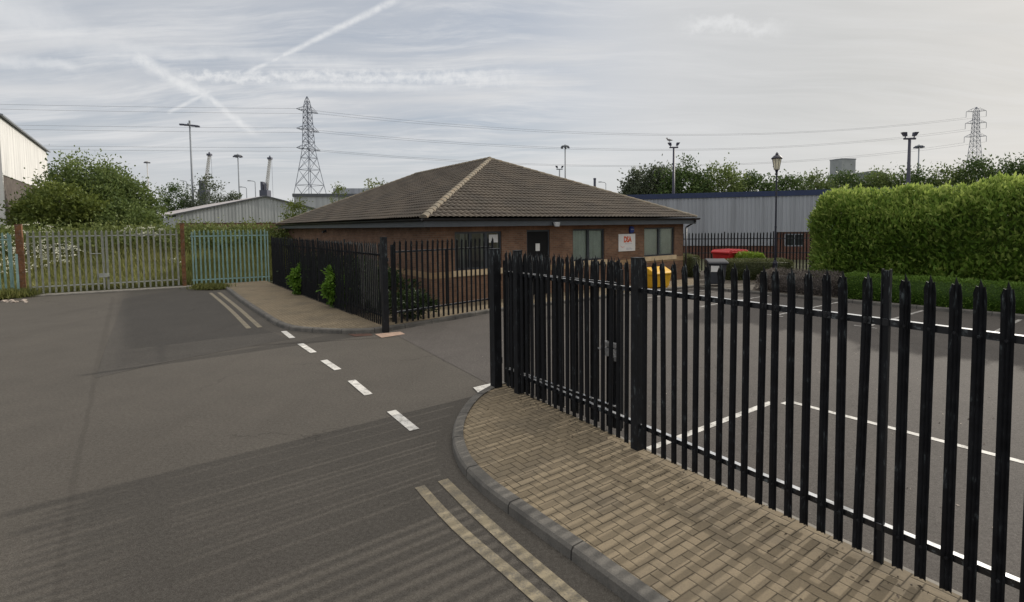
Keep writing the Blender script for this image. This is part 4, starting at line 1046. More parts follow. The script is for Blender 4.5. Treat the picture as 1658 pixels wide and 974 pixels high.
weeds('weeds', 'green weeds at the foot of the long turquoise fence', [gr(325+4*i, 468) for i in range(9)], 1800, 0.32, 0.22)
weeds('rough_grass', 'rough grass tuft by the rubble under the left turquoise fence', [gr(2+5*i, 484-0.5*i) for i in range(-8, 9)], 3500, 0.45, 0.22)
weeds('moss', 'small weeds in the near kerb joint', [gr(1058, 950, 0.1), gr(1046, 944, 0.1)], 120, 0.035, 0.03)
weeds('weeds', 'sparse weeds along the foot of the near black fence', [F0+FD*(0.9+0.37*i+0.2*math.sin(i*2.1))+FN*0.06+Vector((0, 0, 0.09)) for i in range(20)], 420, 0.055, 0.035)
n_ = 260; P = np.c_[rng.uniform(-1.0, 8.0, n_), rng.uniform(3.2, 15, n_), np.full(n_, 0.012)]
side_ = (P[:, 0]-F0.x)*FN.x+(P[:, 1]-F0.y)*FN.y; P = P[side_ > 0.3]
o = leaf_obj('grit', P, rng.normal(size=P.shape)*np.array([1, 1, 0.05]), rng.uniform(0.012, 0.04, len(P)), rng.uniform(0.010, 0.03, len(P)), rng.uniform(0, 1, len(P)), M['stone'])
tag(o, 'pale grit and small litter flecks on the car park tarmac', 'litter', kind='stuff')
q0 = [F0+FD*t-FN*d for t, d in zip(rng.uniform(0.2, 6.5, 150), np.abs(rng.normal(size=150))*0.35)]
P = np.array([[q.x, q.y, 0.103] for q in q0])
o = leaf_obj('dead_leaves', P, rng.normal(size=P.shape)*np.array([1, 1, 0.15]), rng.uniform(0.015, 0.045, len(P)), rng.uniform(0.01, 0.025, len(P)), rng.uniform(0, 1, len(P)), M['bark'])
tag(o, 'small dead leaves on the block paving by the near black fence', 'fallen leaves', kind='stuff')
for k in range(8):
    q = gr(8+random.uniform(-6, 44), 489+random.uniform(-2, 2)-0.1*k); r = random.uniform(0.04, 0.11)
    bm = bmesh.new(); bmesh.ops.create_icosphere(bm, subdivisions=2, radius=r)
    for v in bm.verts: v.co *= 1+0.25*math.sin(v.co.x*40+k)*math.cos(v.co.y*37+v.co.z*29)
    for v in bm.verts: v.co.z *= 0.55
    me = bpy.data.meshes.new('rubble'); bm.to_mesh(me); bm.free(); me.materials.append(M['stone'])
    o = bpy.data.objects.new('rubble', me); col.objects.link(o); o.location = (q.x, q.y, r*0.3)
    tag(o, 'pale lump of rubble on the verge under the left turquoise fence', 'rubble', 'rubble on the verge')
# trees behind
def px_tree(name, label, x0, x1, ytop, ybot, Y, mt, parts=None, **kw):
    c = at((x0+x1)/2, ybot, Y); s = Y/F; rx = (x1-x0)*s/2; top = at((x0+x1)/2, ytop, Y).z; zb = kw.pop('zb', 0.0)
    h = top-zb
    if parts is None: parts = [(0, 0, h*0.60, rx*0.85, rx*0.8, h*0.40), (-rx*0.45, 0, h*0.42, rx*0.6, rx*0.6, h*0.34), (rx*0.45, 0, h*0.40, rx*0.6, rx*0.6, h*0.33)]
    else: parts = [(a*rx, b*rx, cz*h, r1*rx, r1*rx, r2*h) for a, b, cz, r1, r2 in parts]
    return tree(name, label, 'tree', (c.x, Y, zb), parts, mt, **kw)
px_tree('bushy_tree', 'large dark green bushy tree left of the masts, behind the far gate', 65, 250, 243, 330, 42, G['bush'], [(-0.15, 0, 0.60, 0.60, 0.34), (0.30, 0, 0.46, 0.62, 0.36), (-0.55, 0, 0.42, 0.5, 0.36), (0.62, 0, 0.36, 0.34, 0.34), (0.05, -0.3, 0.35, 0.8, 0.33)], zb=0.5, leaf=0.25, nl=46000, trunk_r=0.2)
px_tree('bushy_tree', 'yellow green bush in front of the white warehouse', 18, 190, 292, 345, 37.5, G['bushyel'], [(0.0, 0, 0.55, 0.60, 0.40), (-0.5, 0, 0.42, 0.45, 0.38), (0.5, 0, 0.42, 0.45, 0.36)], zb=0.8, leaf=0.23, nl=25000, trunk_r=0.15)
px_tree('bushy_tree', 'dark low bush in front of the bushy tree by the warehouse corner', 150, 262, 318, 350, 38, G['bush'], [(0, 0, 0.5, 0.8, 0.42), (0.4, 0, 0.4, 0.5, 0.35)], zb=0.8, leaf=0.24, nl=9000, trunk_r=0.1)
for x0, x1, yt, lab in ((258, 312, 297, 'small tree behind the pale shed roof beside the tall mast'), (308, 368, 289, 'airy small tree behind the pale shed roof around the left crane foot'), (362, 394, 309, 'low tree top behind the pale shed roof near the round mast')):
    px_tree('small_tree', lab, x0, x1, yt, 335, 105, G['pale'] if x0 > 300 else G['tree'], leaf=0.42, nl=6000, group='trees behind the pale shed', clumpr=0.2)
px_tree('small_tree', 'light green tree top above the office roof left of its ridge', 580, 640, 289, 340, 62, G['bushyel'], leaf=0.28, nl=4500, group='tree tops over the office roof')
px_tree('small_tree', 'thin yellowish tree top beside the pylon foot', 528, 566, 299, 340, 60, G['bushyel'], leaf=0.26, nl=3000, group='tree tops over the office roof')
px_tree('small_tree', 'low bushy tree between the pale shed and the left office roof corner', 458, 505, 321, 350, 58, G['bushyel'], leaf=0.24, nl=3500, group='tree tops over the office roof')
row = [(1012, 1050, 276, 66, 'pale'), (1040, 1085, 270, 64, 'pale'), (1072, 1142, 264, 60, 'tree'), (1125, 1205, 270, 61, 'bush'), (1185, 1250, 281, 62, 'tree'), (1235, 1300, 283, 66, 'tree'), (1290, 1350, 284, 68, 'bush'), (1335, 1405, 281, 70, 'tree'), (1395, 1455, 279, 68, 'bush'), (1440, 1515, 273, 66, 'tree'), (1500, 1565, 272, 64, 'bush'), (1550, 1625, 262, 62, 'tree'), (1610, 1690, 260, 61, 'tree'), (1670, 1760, 266, 62, 'bush')]
tl = ['pale airy tree at the left end of the tree row over the warehouse', 'pale tree left of the floodlight pole with the gull', 'tall dark tree behind the floodlight pole with the gull', 'broad green tree right of the floodlight pole with the gull', 'dark tree left of the lantern lamp post above the warehouse', 'low dark tree right of the lantern lamp post', 'green tree left of the concrete tower block', 'dark tree in front of the concrete tower block', 'green tree right of the concrete tower block', 'dark tree behind the blue floodlight pole over the hedge', 'green tree left of the right hand pylon', 'dark tree in front of the right hand pylon foot', 'tall dark tree right of the right hand pylon', 'green tree at the far right end of the tree row']
for (x0, x1, yt, Y, k), lab in zip(row, tl):
    px_tree('tree', lab, x0-6, x1+6, yt, 330, Y, G[k], leaf=0.34, nl=15000, clumpr=0.19, group='tree row behind the warehouse', trunk_r=0.22)

# ================================================================== BACKGROUND BUILDINGS
def ribbed(b, p, q, z0, z1, pitch=0.30, dep=0.035):      # trapezoidal cladding sheet from p to q (x,y) on the right-hand side
    p = Vector((*p, 0)); q = Vector((*q, 0)); d = (q-p); L = d.length; d.normalize(); n = Vector((d.y, -d.x, 0))
    pts = []; t = 0.0
    while t < L-1e-6:
        for a, o in ((0, 0), (0.35, 0), (0.45, 1), (0.9, 1)):
            if t+a*pitch <= L: pts.append(p+d*(t+a*pitch)+n*(o*dep))
        t += pitch
    pts.append(q)
    vs = [(v.x, v.y, z0 if not callable(z0) else z0((v-p).dot(d))) for v in pts]+[(v.x, v.y, z1 if not callable(z1) else z1((v-p).dot(d))) for v in pts]; m_ = len(pts)
    b.add(vs, [(i, i+1, i+1+m_, i+m_) for i in range(m_-1)])
# grey warehouse with blue roof trim behind the hedge
w0 = Vector((6.0, 45.6, 0)); w1 = Vector((52, 32.3, 0)); wdv = (w1-w0); WL = wdv.length
wh = thing('warehouse', 'long grey ribbed warehouse with a blue roof edge behind the laurel hedge', 'building', tuple(w0), math.atan2(wdv.y, wdv.x))
split = (at(1258, 380, 41)-w0).dot(wdv.normalized())
b = MB(); ribbed(b, (0, 0), (split, 0), 1.05, 5.0); ribbed(b, (split, 0), (WL, 0), 2.15, 5.0); b.build('cladding', M['claddr'], wh)
b = MB(); wins2 = [(split+0.6+i*3.0, split+2.0+i*3.0, 1.0, 2.0) for i in range(5)]
wall_cells(b, 0, WL, -0.05, 2.6, wins2, 0.06)
b.add([(0, 0.06, 2.6), (WL, 0.06, 2.6), (WL, 0.06, 5.2), (0, 0.06, 5.2)], [(0, 1, 2, 3)]); b.box((0, 0.2, 0), (WL, 22, 5.15)); b.build('wall', M['farbrick'], wh, uv=True)
for x0, x1, z0, z1 in wins2:
    f = MB(); f.box((x0, 0.08, z0), (x0+0.09, 0.16, z1)); f.box((x1-0.09, 0.08, z0), (x1, 0.16, z1)); f.box((x0, 0.08, z0), (x1, 0.155, z0+0.09)); f.box((x0, 0.08, z1-0.09), (x1, 0.155, z1)); f.box(((x0+x1)/2-0.05, 0.08, z0), ((x0+x1)/2+0.05, 0.15, z1))
    fo = f.build('window', M['mast'], wh); MB().box((x0+0.09, 0.12, z0+0.09), (x1-0.09, 0.135, z1-0.09)).build('pane', mat('dark_glass', (0.03, 0.035, 0.04), 0.1), fo)
MB().box((-0.1, -0.10, 5.0), (WL, 0.25, 5.42)).build('roof_trim', M['bluetrim'], wh)
b = MB(); b.add([(0, 0.25, 5.30), (WL, 0.25, 5.30), (WL, 11, 5.75), (0, 11, 5.75)], [(0, 1, 2, 3)]); b.add([(0, 11, 5.75), (WL, 11, 5.75), (WL, 22, 5.2), (0, 22, 5.2)], [(0, 1, 2, 3)]); b.build('roof', M['roofsheet'], wh)
# pale gabled shed left of the office
c0 = at(285, 347, 70); sh = thing('shed', 'pale grey gabled shed with red brick base left of the office roof', 'building', (c0.x, c0.y, 0), AX+R(8))
ez, az, hw = c0.z, at(430, 318, 77.8).z, 11.5
b = MB(); ribbed(b, (0, 0), (2*hw, 0), 2.75 if False else ez-1.15, lambda t: ez+(az-ez)*(1-abs(t-hw)/hw), 0.45, 0.05); b.build('cladding', M['claddl'], sh)
MB().box((0.0, 0.03, -0.1), (2*hw, 0.3, ez-1.15)).build('brick_base', M['farbrick'], sh, uv=True)
b = MB(); b.box((0.0, 0.3, 0), (2*hw, 40, ez-0.3)); b.build('wall', M['claddl'], sh)
b = MB(); o_ = 0.35
for s in (0, 1):
    x0, x1 = (-o_, hw) if s == 0 else (2*hw+o_, hw); z0 = ez-(az-ez)*o_/hw
    vs = [(x0, -0.3, z0+0.02), (x1, -0.3, az+0.02), (x1, 40, az+0.02), (x0, 40, z0+0.02), (x0, -0.3, z0+0.16), (x1, -0.3, az+0.16), (x1, 40, az+0.16), (x0, 40, z0+0.16)]
    b.add(vs, [(0, 1, 2, 3), (7, 6, 5, 4), (0, 4, 5, 1), (3, 2, 6, 7), (0, 3, 7, 4)])
b.build('roof', M['roofsheet'], sh)
b = MB()
for s in (0, 1):
    x0, x1 = (-o_, hw) if s == 0 else (2*hw+o_, hw); z0 = ez-(az-ez)*o_/hw
    b.add([(x0, -0.33, z0-0.02), (x1, -0.33, az-0.02), (x1, -0.33, az+0.17), (x0, -0.33, z0+0.17), (x0, -0.305, z0-0.02), (x1, -0.305, az-0.02), (x1, -0.305, az+0.17), (x0, -0.305, z0+0.17)], [(0, 1, 2, 3), (7, 6, 5, 4), (3, 2, 6, 7), (0, 4, 5, 1)])
b.build('verge_trim', M['fascia'], sh)
# tall white warehouse at the left edge
c0 = at(4, 300, 40); ww = thing('warehouse', 'tall white clad warehouse at the left edge behind the bush', 'building', (c0.x, c0.y, 0), AX+R(90))
wl = 22.5; wtz = 11.75
b = MB(); ribbed(b, (0, 0), (wl, 0), 7.3, wtz, 0.5, 0.05); b.build('cladding', M['claddw'], ww)
b = MB(); b.box((0.0, 0.05, -0.1), (wl, 25, 7.28)); b.build('blockwork', M['greybrick'], ww, uv=True)
b = MB(); b.box((0.0, 0.06, 7.28), (wl, 25, wtz)); b.build('wall', M['claddw'], ww)
b = MB(); b.box((-0.25, -0.08, -0.1), (0.0, 0.25, wtz)); b.build('corner_trim', M['paper'], ww)
b = MB(); b.add([(-0.4, -0.35, wtz-0.02), (wl+0.3, -0.35, wtz-0.02), (wl+0.3, 12.5, wtz+3.4), (-0.4, 12.5, wtz+3.4), (-0.4, -0.35, wtz+0.10), (wl+0.3, -0.35, wtz+0.10), (wl+0.3, 12.5, wtz+3.6), (-0.4, 12.5, wtz+3.5)], [(0, 3, 2, 1), (4, 5, 6, 7), (0, 1, 5, 4), (1, 2, 6, 5), (3, 0, 4, 7)])
b.add([(-0.4, 25.4, wtz), (wl+0.3, 25.4, wtz), (wl+0.3, 12.5, wtz+3.6), (-0.4, 12.5, wtz+3.6)], [(0, 1, 2, 3)]); b.build('roof', M['mast'], ww)
# low flat building behind the pylon foot
c0 = at(476, 330, 120); fbd = thing('flat_building', 'low grey flat roofed building behind the office roof at the pylon foot', 'building', (c0.x, 120, 0), R(12))
b = MB(); b.box((0, 0.2, 0), (30, 18, at(476, 318, 120).z)); b.build('wall', M['claddl'], fbd)
zt = at(476, 318, 120).z; b = MB(); b.box((-0.3, -0.1, zt), (30.3, 18.2, zt+0.7)); b.build('parapet', M['fascia'], fbd)
b = MB(); b.box((8, 6, zt+0.7), (30.1, 17, zt+2.4)); b.build('upper_storey', M['claddr'], fbd)
# far concrete tower block and green roofed shed
c0 = at(1364, 282, 300); tw = thing('tower_block', 'plain grey concrete tower block above the trees', 'building', (c0.x, 300, 0), R(15))
zt = at(1364, 259, 300).z; b = MB(); b.box((-4.9, -4, 0), (4.9, 4, zt)); b.build('wall', M['towerconc'], tw)
b = MB(); b.box((-5.1, -4.2, zt), (5.1, 4.2, zt+0.5)); b.box((-1.6, -1.5, zt+0.5), (1.6, 1.5, zt+0.9)); b.build('roof', M['mast'], tw)
c0 = at(1415, 282, 220); gs_ = thing('shed', 'low grey green shed roof just above the trees right of the tower block', 'building', (c0.x, 220, 0), R(8))
zt = at(1415, 279, 220).z; MB().prism_y([(-7, 0), (7, 0), (7, zt-0.6), (0, zt+0.9), (-7, zt-0.2)], 0, 18).build('wall', mat('grey_green_sheet', (0.16, 0.18, 0.165), 0.7), gs_)

# ================================================================== MASTS, PYLONS, CRANES
def mast(name, label, x, ytop, Y, kind, mt, r=0.16, group=None, rz=0.0):
    t = at(x, ytop, Y); root = thing(name, label, 'light mast' if kind != 'street' else 'street lamp', (t.x, Y, 0), rz, group); H = t.z
    MB().tube((0, 0, 0), (0, 0, H-0.2), r*1.5, r*0.75, 10).build('pole', mt, root, smooth=True)
    if kind == 'cross':
        b = MB(); b.tube((0, 0, H-0.5), (0, 0, H+0.5), r*1.0); b.tube((-1.5, 0, H-0.25), (1.5, 0, H-0.45), r*0.7); b.tube((0, -1.2, H-0.3), (0, 1.2, H-0.3), r*0.7); b.build('head_frame', mt, root)
        for x_, y_, z_ in ((-1.35, 0, H-0.35), (1.35, 0, H-0.6), (-0.6, 0, H-0.4), (0.65, 0, H-0.5)): MB().box((x_-0.42, y_-0.3, z_-0.14), (x_+0.42, y_+0.3, z_+0.14)).build('floodlight', M['craneblue'], root)
    if kind == 'ring':
        MB().lathe([(0.25, H-0.4), (1.0, H-0.3), (1.0, H-0.12), (0.4, H+0.0), (0.12, H+0.25)], (0, 0), 12).build('head_frame', mt, root)
        for k in range(6): c = (1.0*math.cos(k*PI/3+0.3), 1.0*math.sin(k*PI/3+0.3)); MB().frustum(c, 0.55, 0.55, H-0.75, c, 0.4, 0.4, H-0.35).build('floodlight', M['craneblue'], root)
    if kind == 'twin':
        b = MB(); b.tube((-0.45, 0, H-0.15), (0.45, 0, H-0.15), r*0.6); b.build('cross_arm', mt, root)
        for s in (-1, 1):
            hd = MB(); hd.frustum((s*0.34, 0), 0.20, 0.20, H+0.04, (s*0.46, 0), 0.32, 0.28, H+0.34); hd.tube((s*0.33, 0, H-0.15), (s*0.35, 0, H+0.1), 0.04)
            ho = hd.build('floodlight', M['darkmast'], root)
    if kind == 'street':
        b = MB(); b.path([(0, 0, H-0.25), (-0.3, 0, H), (-1.1, 0, H+0.1)], r*0.6); b.build('arm', mt, root); MB().box((-1.7, -0.16, H+0.02), (-1.0, 0.16, H+0.2)).build('lamp_head', mt, root)
    return root
mast('light_mast', 'tall grey mast with a crossed lamp head left of the cranes', 307, 199, 105, 'cross', M['mast'], 0.18, 'high light masts', 0.3)
mast('light_mast', 'grey mast with a round lamp head between the two cranes', 385, 250, 150, 'ring', M['mast'], 0.18, 'high light masts')
mast('light_mast', 'faint distant mast just right of the bushy tree', 238, 261, 230, 'ring', M['cranegrey'], 0.24, 'high light masts')
mast('light_mast', 'pale mast with a flat lamp head above the office roof', 915, 235, 140, 'ring', M['mast'], 0.2, 'high light masts')
mast('light_mast', 'pale mast beside the blue floodlight pole over the hedge', 1488, 235, 150, 'ring', M['mast'], 0.2, 'high light masts')
mast('floodlight_pole', 'short twin floodlight pole just behind the office roof slope', 906, 272, 75, 'twin', M['mast'], 0.12, 'floodlight poles')
fp = mast('floodlight_pole', 'dark floodlight pole with two lamps and a gull, before the trees', 1091, 236, 54, 'twin', M['darkmast'], 0.13, 'floodlight poles')
mast('floodlight_pole', 'dark blue floodlight pole with two lamps over the laurel hedge', 1473, 221, 40, 'twin', M['darkmast'], 0.13, 'floodlight poles')
mast('street_lamp', 'thin street lamp beside the right crane behind the shed roof', 413, 293, 120, 'street', M['mast'], 0.12, 'distant street lamps')
mast('street_lamp', 'lowest thin street lamp behind the shed roof apex', 399, 303, 130, 'street', M['mast'], 0.12, 'distant street lamps')
mast('street_lamp', 'faint street lamp behind the small trees left of the tall mast', 302, 293, 160, 'street', M['mast'], 0.14, 'distant street lamps')
mast('street_lamp', 'thin distant lamp over the right office roof slope', 981, 295, 120, 'street', M['mast'], 0.10, 'distant street lamps')
t = at(963, 289, 70); ch = thing('flue_pipe', 'stubby dark flue pipe above the right office roof slope', 'flue', (t.x, 70, 0)); b = MB(); b.tube((0, 0, 0), (0, 0, t.z), 0.17, 0.17, 10); b.build('pipe', M['craneblue'], ch); MB().lathe([(0.20, t.z-0.1), (0.20, t.z+0.05), (0.12, t.z+0.1)], (0, 0), 10).build('cap', M['craneblue'], ch)
# gull standing on the floodlight
t = at(1091, 236, 54)+Vector((-0.44, 0, 0.61))
bm = bmesh.new(); bmesh.ops.create_icosphere(bm, subdivisions=3, radius=1.0)
for v in bm.verts:
    x, y, z = v.co; tl_ = max(0, -x)
    v.co = Vector((x*0.30-0.12*tl_**2, y*0.11*(1-0.55*tl_), z*0.12*(1-0.6*tl_)+0.04*max(0, x)))
    if x > 0.72: v.co += Vector((0.05, 0, 0.10*(x-0.72)/0.28))
for lo, ro in (((0.33, 0, 0.17), 0.075),):
    r_v = bmesh.ops.create_icosphere(bm, subdivisions=2, radius=ro)['verts']
    for v in r_v: v.co = Vector((v.co.x*1.1, v.co.y, v.co.z))+Vector(lo)
me = bpy.data.meshes.new('gull'); bm.to_mesh(me); bm.free(); me.materials.append(M['bird'])
gu = thing('gull', 'grey gull perched on the left floodlight of the pole by the trees', 'bird', (t.x, 54, t.z), R(200)); part('body', me, gu)
b = MB(); b.tube((0.38, 0, 0.17), (0.50, 0, 0.15), 0.02, 0.004, 6); b.build('bill', M['yellowbin'], gu)
b = MB(); b.tube((0.02, 0.04, -0.10), (0.02, 0.04, -0.28), 0.012); b.tube((0.02, -0.04, -0.10), (0.02, -0.04, -0.28), 0.012); b.build('legs', M['darktrim'], gu)
# pylons
def pylon(label, x, ytop, Y, rz, levels, wtop, wwaist, wbase, arm, bt, hang):
    t = at(x, ytop, Y); root = thing('pylon', label, 'pylon', (t.x, Y, 0), rz, 'electricity pylons'); H = t.z
    zs = [at(x, l, Y).z for l in levels]; zw = zs[-1]
    def wid(z):
        if z > zs[0]: return wtop*(1-(z-zs[0])/(H-zs[0]))**0.6+0.15
        if z > zw: return wwaist+(wtop-wwaist)*(z-zw)/(zs[0]-zw)
        return wbase+(wwaist-wbase)*(z/zw)**0.85
    lv = [0]
    while lv[-1] < H-0.6: lv.append(min(H, lv[-1]+max(1.9, wid(lv[-1])*0.82)))
    b = MB(); br = MB()
    for z0, z1 in zip(lv[:-1], lv[1:]):
        a, c = wid(z0)/2, wid(z1)/2
        P = [(a*i, a*j, z0) for i, j in ((-1,-1),(1,-1),(1,1),(-1,1))]; Q = [(c*i, c*j, z1) for i, j in ((-1,-1),(1,-1),(1,1),(-1,1))]
        for k in range(4):
            b.tube(P[k], Q[k], bt, bt, 4, False); n = (k+1) % 4
            br.tube(P[k], Q[n], bt*0.62, bt*0.62, 4, False); br.tube(P[n], Q[k], bt*0.62, bt*0.62, 4, False); br.tube(Q[k], Q[n], bt*0.55, bt*0.55, 4, False)
    b.build('tower_legs', M['pylon'], root); br.build('lattice', M['pylon'], root)
    tips = []
    for z in zs:
        wz = wid(z)/2; ab = MB()
        for s in (-1, 1):
            tip = (s*(arm+wz), 0, z+0.1)
            for j in (-1, 1):
                ab.tube((s*wz, j*wz, z), tip, bt*0.8, bt*0.6, 4, False); ab.tube((s*wz, j*wz, z+1.6), tip, bt*0.7, bt*0.5, 4, False)
            for q in (0.35, 0.65): ab.tube((s*(wz+arm*q), wz*(1-q), z+0.05), (s*(wz+arm*q), -wz*(1-q), z+0.05), bt*0.5, bt*0.5, 4, False); ab.tube((s*(wz+arm*q), 0, z), (s*(wz+arm*q), 0, z+1.6*(1-q)), bt*0.5, bt*0.5, 4, False)
            e = Vector(tip)
            if hang: ab.tube(tip, (tip[0], 0, tip[2]-hang), bt*0.9, bt*0.9, 5)
            tips.append(Matrix.Rotation(rz, 4, 'Z') @ (e-Vector((0, 0, hang)))+Vector((t.x, Y, 0)))
        ab.build('cross_arm', M['pylon'], root)
    return root, tips
p1, t1 = pylon('tall lattice pylon rising behind the left end of the office roof', 497, 156, 183, R(62), (180, 211, 242), 2.0, 3.0, 13.0, 3.7, 0.13, 0)
p2, t2 = pylon('thin distant lattice pylon over the tree row at the right', 1581, 173, 240, R(-14), (180, 199, 221), 1.6, 2.4, 9.0, 3.1, 0.10, 2.6)
def cable(label, a, b, sag, group):
    n = 28; pts = [a.lerp(b, i/n)-Vector((0, 0, 4*sag*(i/n)*(1-i/n))) for i in range(n+1)]
    mb = MB().path(pts, 0.036, 4); o = mb.build('overhead_cable', M['cable']); tag(o, label, 'cable', group)
lvn = ('uppermost', 'middle', 'lowest')
for i in range(6):
    cable('overhead cable at the %s level sagging right from the tall pylon' % lvn[i//2], t1[i], t2[i], 8.2, 'cables right of the tall pylon')
    e = t1[i]+Vector((-330, -33, 7.5)); cable('overhead cable at the %s level running left from the tall pylon' % lvn[i//2], t1[i], e, 2.2, 'cables left of the tall pylon')
# harbour cranes
def crane(label, xb, yb, xt, yt, ytow, Y):
    base = at(xb, yb, Y); top = at(xt, yt, Y); tw_ = at(xb, ytow, Y).z
    root = thing('harbour_crane', label, 'crane', (base.x, Y, 0), 0, 'distant harbour cranes')
    MB().box((-1.6, -1.6, 0), (1.6, 1.6, tw_*0.72)).build('tower', M['craneblue'], root)
    b = MB(); b.box((-1.8, -2, tw_*0.70), (1.7, 2, tw_*0.84)); b.box((-1.5, -1.4, tw_*0.84), (-0.6, 1.4, tw_)); b.box((0.3, -1.2, tw_*0.84), (0.9, 1.2, tw_*0.97)); b.build('machinery_house', M['craneblue'], root)
    p = Vector((0.6, 0, tw_*0.86)); q = Vector((top.x-base.x, 0, top.z)); d = q-p; s = Vector((d.z, 0, -d.x)).normalized()
    b = MB(); n = 14
    def c(k, i, j): f = k/n; wv = 0.52*(1-0.3*f); return p+d*f+s*(i*wv)+Vector((0, j*wv, 0))
    for k in range(n):
        for i, j in ((-1, -1), (1, -1), (1, 1), (-1, 1)):
            b.tube(c(k, i, j), c(k+1, i, j), 0.13, 0.13, 4, False)
        b.tube(c(k, -1, -1), c(k+1, 1, -1), 0.13, 0.13, 4, False); b.tube(c(k, 1, 1), c(k+1, -1, 1), 0.13, 0.13, 4, False); b.tube(c(k, -1, -1), c(k, 1, -1), 0.13, 0.13, 4, False)
    b.build('boom', M['cranegrey'], root)
    b = MB(); b.box((q.x-0.9, -0.8, q.z-0.5), (q.x+0.9, 0.8, q.z+0.4)); b.lathe([(0.4, q.z+0.4), (0.3, q.z+1.2)], (q.x, 0), 8); b.build('boom_head', M['craneblue'], root)
    MB().tube((q.x+0.8, 0, q.z-0.5), (q.x+0.8, 0, tw_*0.5), 0.06, 0.06, 4).build('hoist_rope', M['craneblue'], root)
crane('distant harbour crane nearer the tall crossed mast', 331, 320, 339, 250, 292, 240)
crane('distant harbour crane standing over the pale shed roof apex', 430, 320, 437, 256, 294, 240)
t = at(597, 288, 260); fl_ = thing('harbour_crane', 'tiny far crane jib tip just above the office roof', 'crane', (t.x, 260, 0), 0, 'distant harbour cranes')
b = MB(); b.tube((-1.2, 0, 0), (0, 0, t.z), 0.9, 0.4, 6); b.build('boom', M['cranegrey'], fl_)

# ================================================================== BINS, LAMP POST
t = at(1258, 249, 24.8); H = t.z
lp_ = thing('lamp_post', 'black period lamp post with a tapered glass lantern by the low hedge', 'lamp post', (t.x, 24.8, 0.05), 0.0)
MB().lathe([(0.16, 0), (0.16, 0.12), (0.11, 0.16), (0.11, 0.9), (0.085, 0.96), (0.05, 1.05), (0.045, 2.6), (0.055, 2.65), (0.042, 2.7), (0.036, H-1.05), (0.06, H-1.0), (0.04, H-0.95), (0.075, H-0.82), (0.12, H-0.79)], (0, 0), 14).build('post', M['lampblack'], lp_, smooth=False)
MB().lathe([(0.11, H-0.79), (0.20, H-0.28), (0.20, H-0.27)], (0, 0), 8).build('lantern_glass', M['lampglass'], lp_)
b = MB(); b.lathe([(0.235, H-0.29), (0.25, H-0.24), (0.20, H-0.19), (0.13, H-0.12), (0.07, H-0.10), (0.07, H-0.03), (0.035, H-0.01), (0.03, H+0.03)], (0, 0), 12)
for k in range(8):
    a = k*PI/4; b.tube((0.115*math.cos(a), 0.115*math.sin(a), H-0.79), (0.205*math.cos(a), 0.205*math.sin(a), H-0.28), 0.010, 0.010, 5)
b.build('lantern_cap', M['lampblack'], lp_)
# yellow grit bin against the office wall
c = gr(1066, 467, 0.1); gb = thing('grit_bin', 'yellow plastic grit bin by the office wall under the right window', 'grit bin', (c.x, c.y+0.35, 0.1), AX)
MB().frustum((0, 0), 1.00, 0.62, 0.06, (0, 0), 1.14, 0.74, 0.60).build('body', M['yellowbin'], gb, bevel=0.03)
b = MB(); b.prism_x([(-0.42, 0.60), (0.40, 0.60), (0.40, 0.76), (0.30, 0.90), (0.02, 0.92), (-0.34, 0.74), (-0.42, 0.68)], -0.61, 0.61); b.build('lid', M['yellowbin'], gb, bevel=0.03)
b = MB(); b.box((-0.45, -0.27, 0), (-0.25, 0.27, 0.06)); b.box((0.25, -0.27, 0), (0.45, 0.27, 0.06)); b.build('feet', M['yellowbin'], gb)
b = MB(); b.box((-0.09, -0.372, 0.50), (0.09, -0.345, 0.60)); b.build('hasp', M['darktrim'], gb)
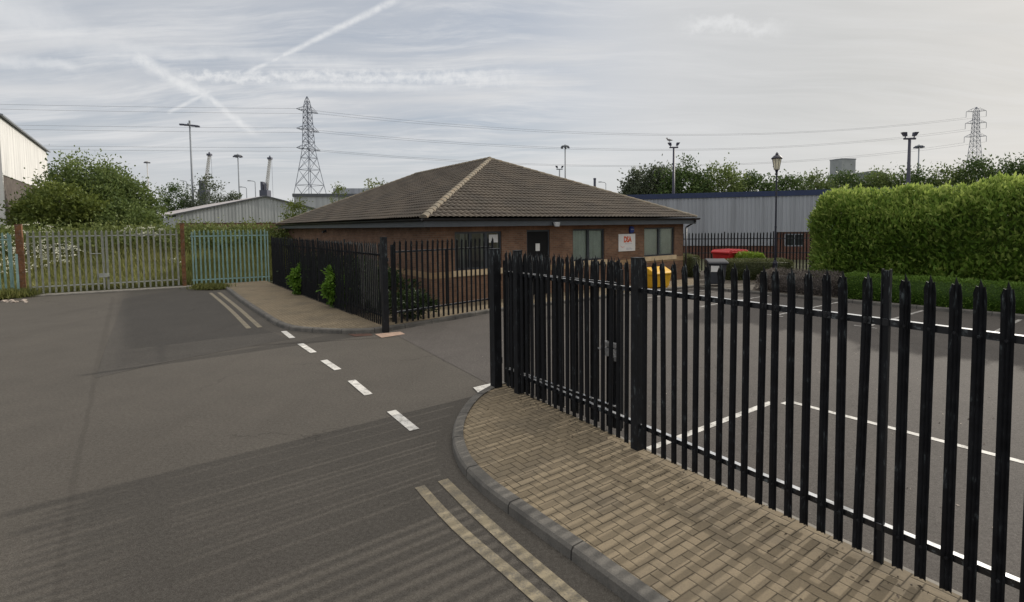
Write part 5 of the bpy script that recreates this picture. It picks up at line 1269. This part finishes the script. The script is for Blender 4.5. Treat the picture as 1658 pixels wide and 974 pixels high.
# dark litter bin with a pale notice
c = gr(1162, 463, 0.08); lb_ = thing('litter_bin', 'dark lidded bin with a pale square notice by the olive hedge', 'bin', (c.x, c.y+0.2, 0.08), R(-8))
MB().frustum((0, 0), 0.60, 0.62, 0.10, (0, 0), 0.74, 0.72, 1.00).build('body', M['blackbin'], lb_, bevel=0.03)
b = MB(); b.prism_x([(-0.43, 1.00), (0.42, 1.00), (0.42, 1.12), (0.30, 1.22), (-0.36, 1.12), (-0.43, 1.06)], -0.43, 0.43); b.build('lid', M['blackbin'], lb_, bevel=0.025)
b = MB(); b.add([(-0.31, -0.372, 0.66), (0.04, -0.372, 0.66), (0.04, -0.384, 0.93), (-0.31, -0.384, 0.93)], [(0, 1, 2, 3)]); b.build('notice', M['paper'], lb_)
for s in (-1, 1): b = MB(); b.tube((s*0.28, 0.26, 0.10), (s*0.34, 0.26, 0.10), 0.10, 0.10, 14); b.build('wheel', M['rubber'], lb_)
# red wheeled bin beyond the hedge
c = at(1180, 420, 28.6); rb = thing('wheeled_bin', 'large red four wheeled waste bin before the rear black fence', 'waste bin', (c.x+0.05, 28.6, 0.0), R(28))
MB().frustum((0, 0), 1.25, 0.90, 0.20, (0, 0), 1.50, 1.10, 1.22).build('body', M['redbin'], rb, bevel=0.03)
b = MB(); b.prism_y([(-0.80, 1.22), (0.80, 1.22), (0.82, 1.32), (0.70, 1.42), (-0.70, 1.42), (-0.82, 1.32)], -0.60, 0.60)
b.build('lid', M['redbin'], rb, bevel=0.03)
b = MB()
for k in range(5): b.box((-0.60+k*0.27, -0.58, 1.42), (-0.52+k*0.27, 0.58, 1.45))
b.build('lid_ribs', M['redbin'], rb, bevel=0.01)
b = MB(); b.tube((-0.60, -0.64, 1.30), (0.60, -0.64, 1.30), 0.02); b.build('handle', M['redbin'], rb)
for i in (-1, 1):
    for j in (-1, 1): b = MB(); b.tube((i*0.48-0.03, j*0.34, 0.10), (i*0.48+0.03, j*0.34, 0.10), 0.10, 0.10, 12); b.box((i*0.48-0.045, j*0.34-0.03, 0.10), (i*0.48+0.045, j*0.34+0.03, 0.21)); b.build('wheel', M['rubber'], rb)
for o in list(bpy.data.objects):
    if o.type == 'MESH' and o.name.startswith('roof') and o.parent is None and 'label' not in o and 'kind' not in o: bpy.data.objects.remove(o)
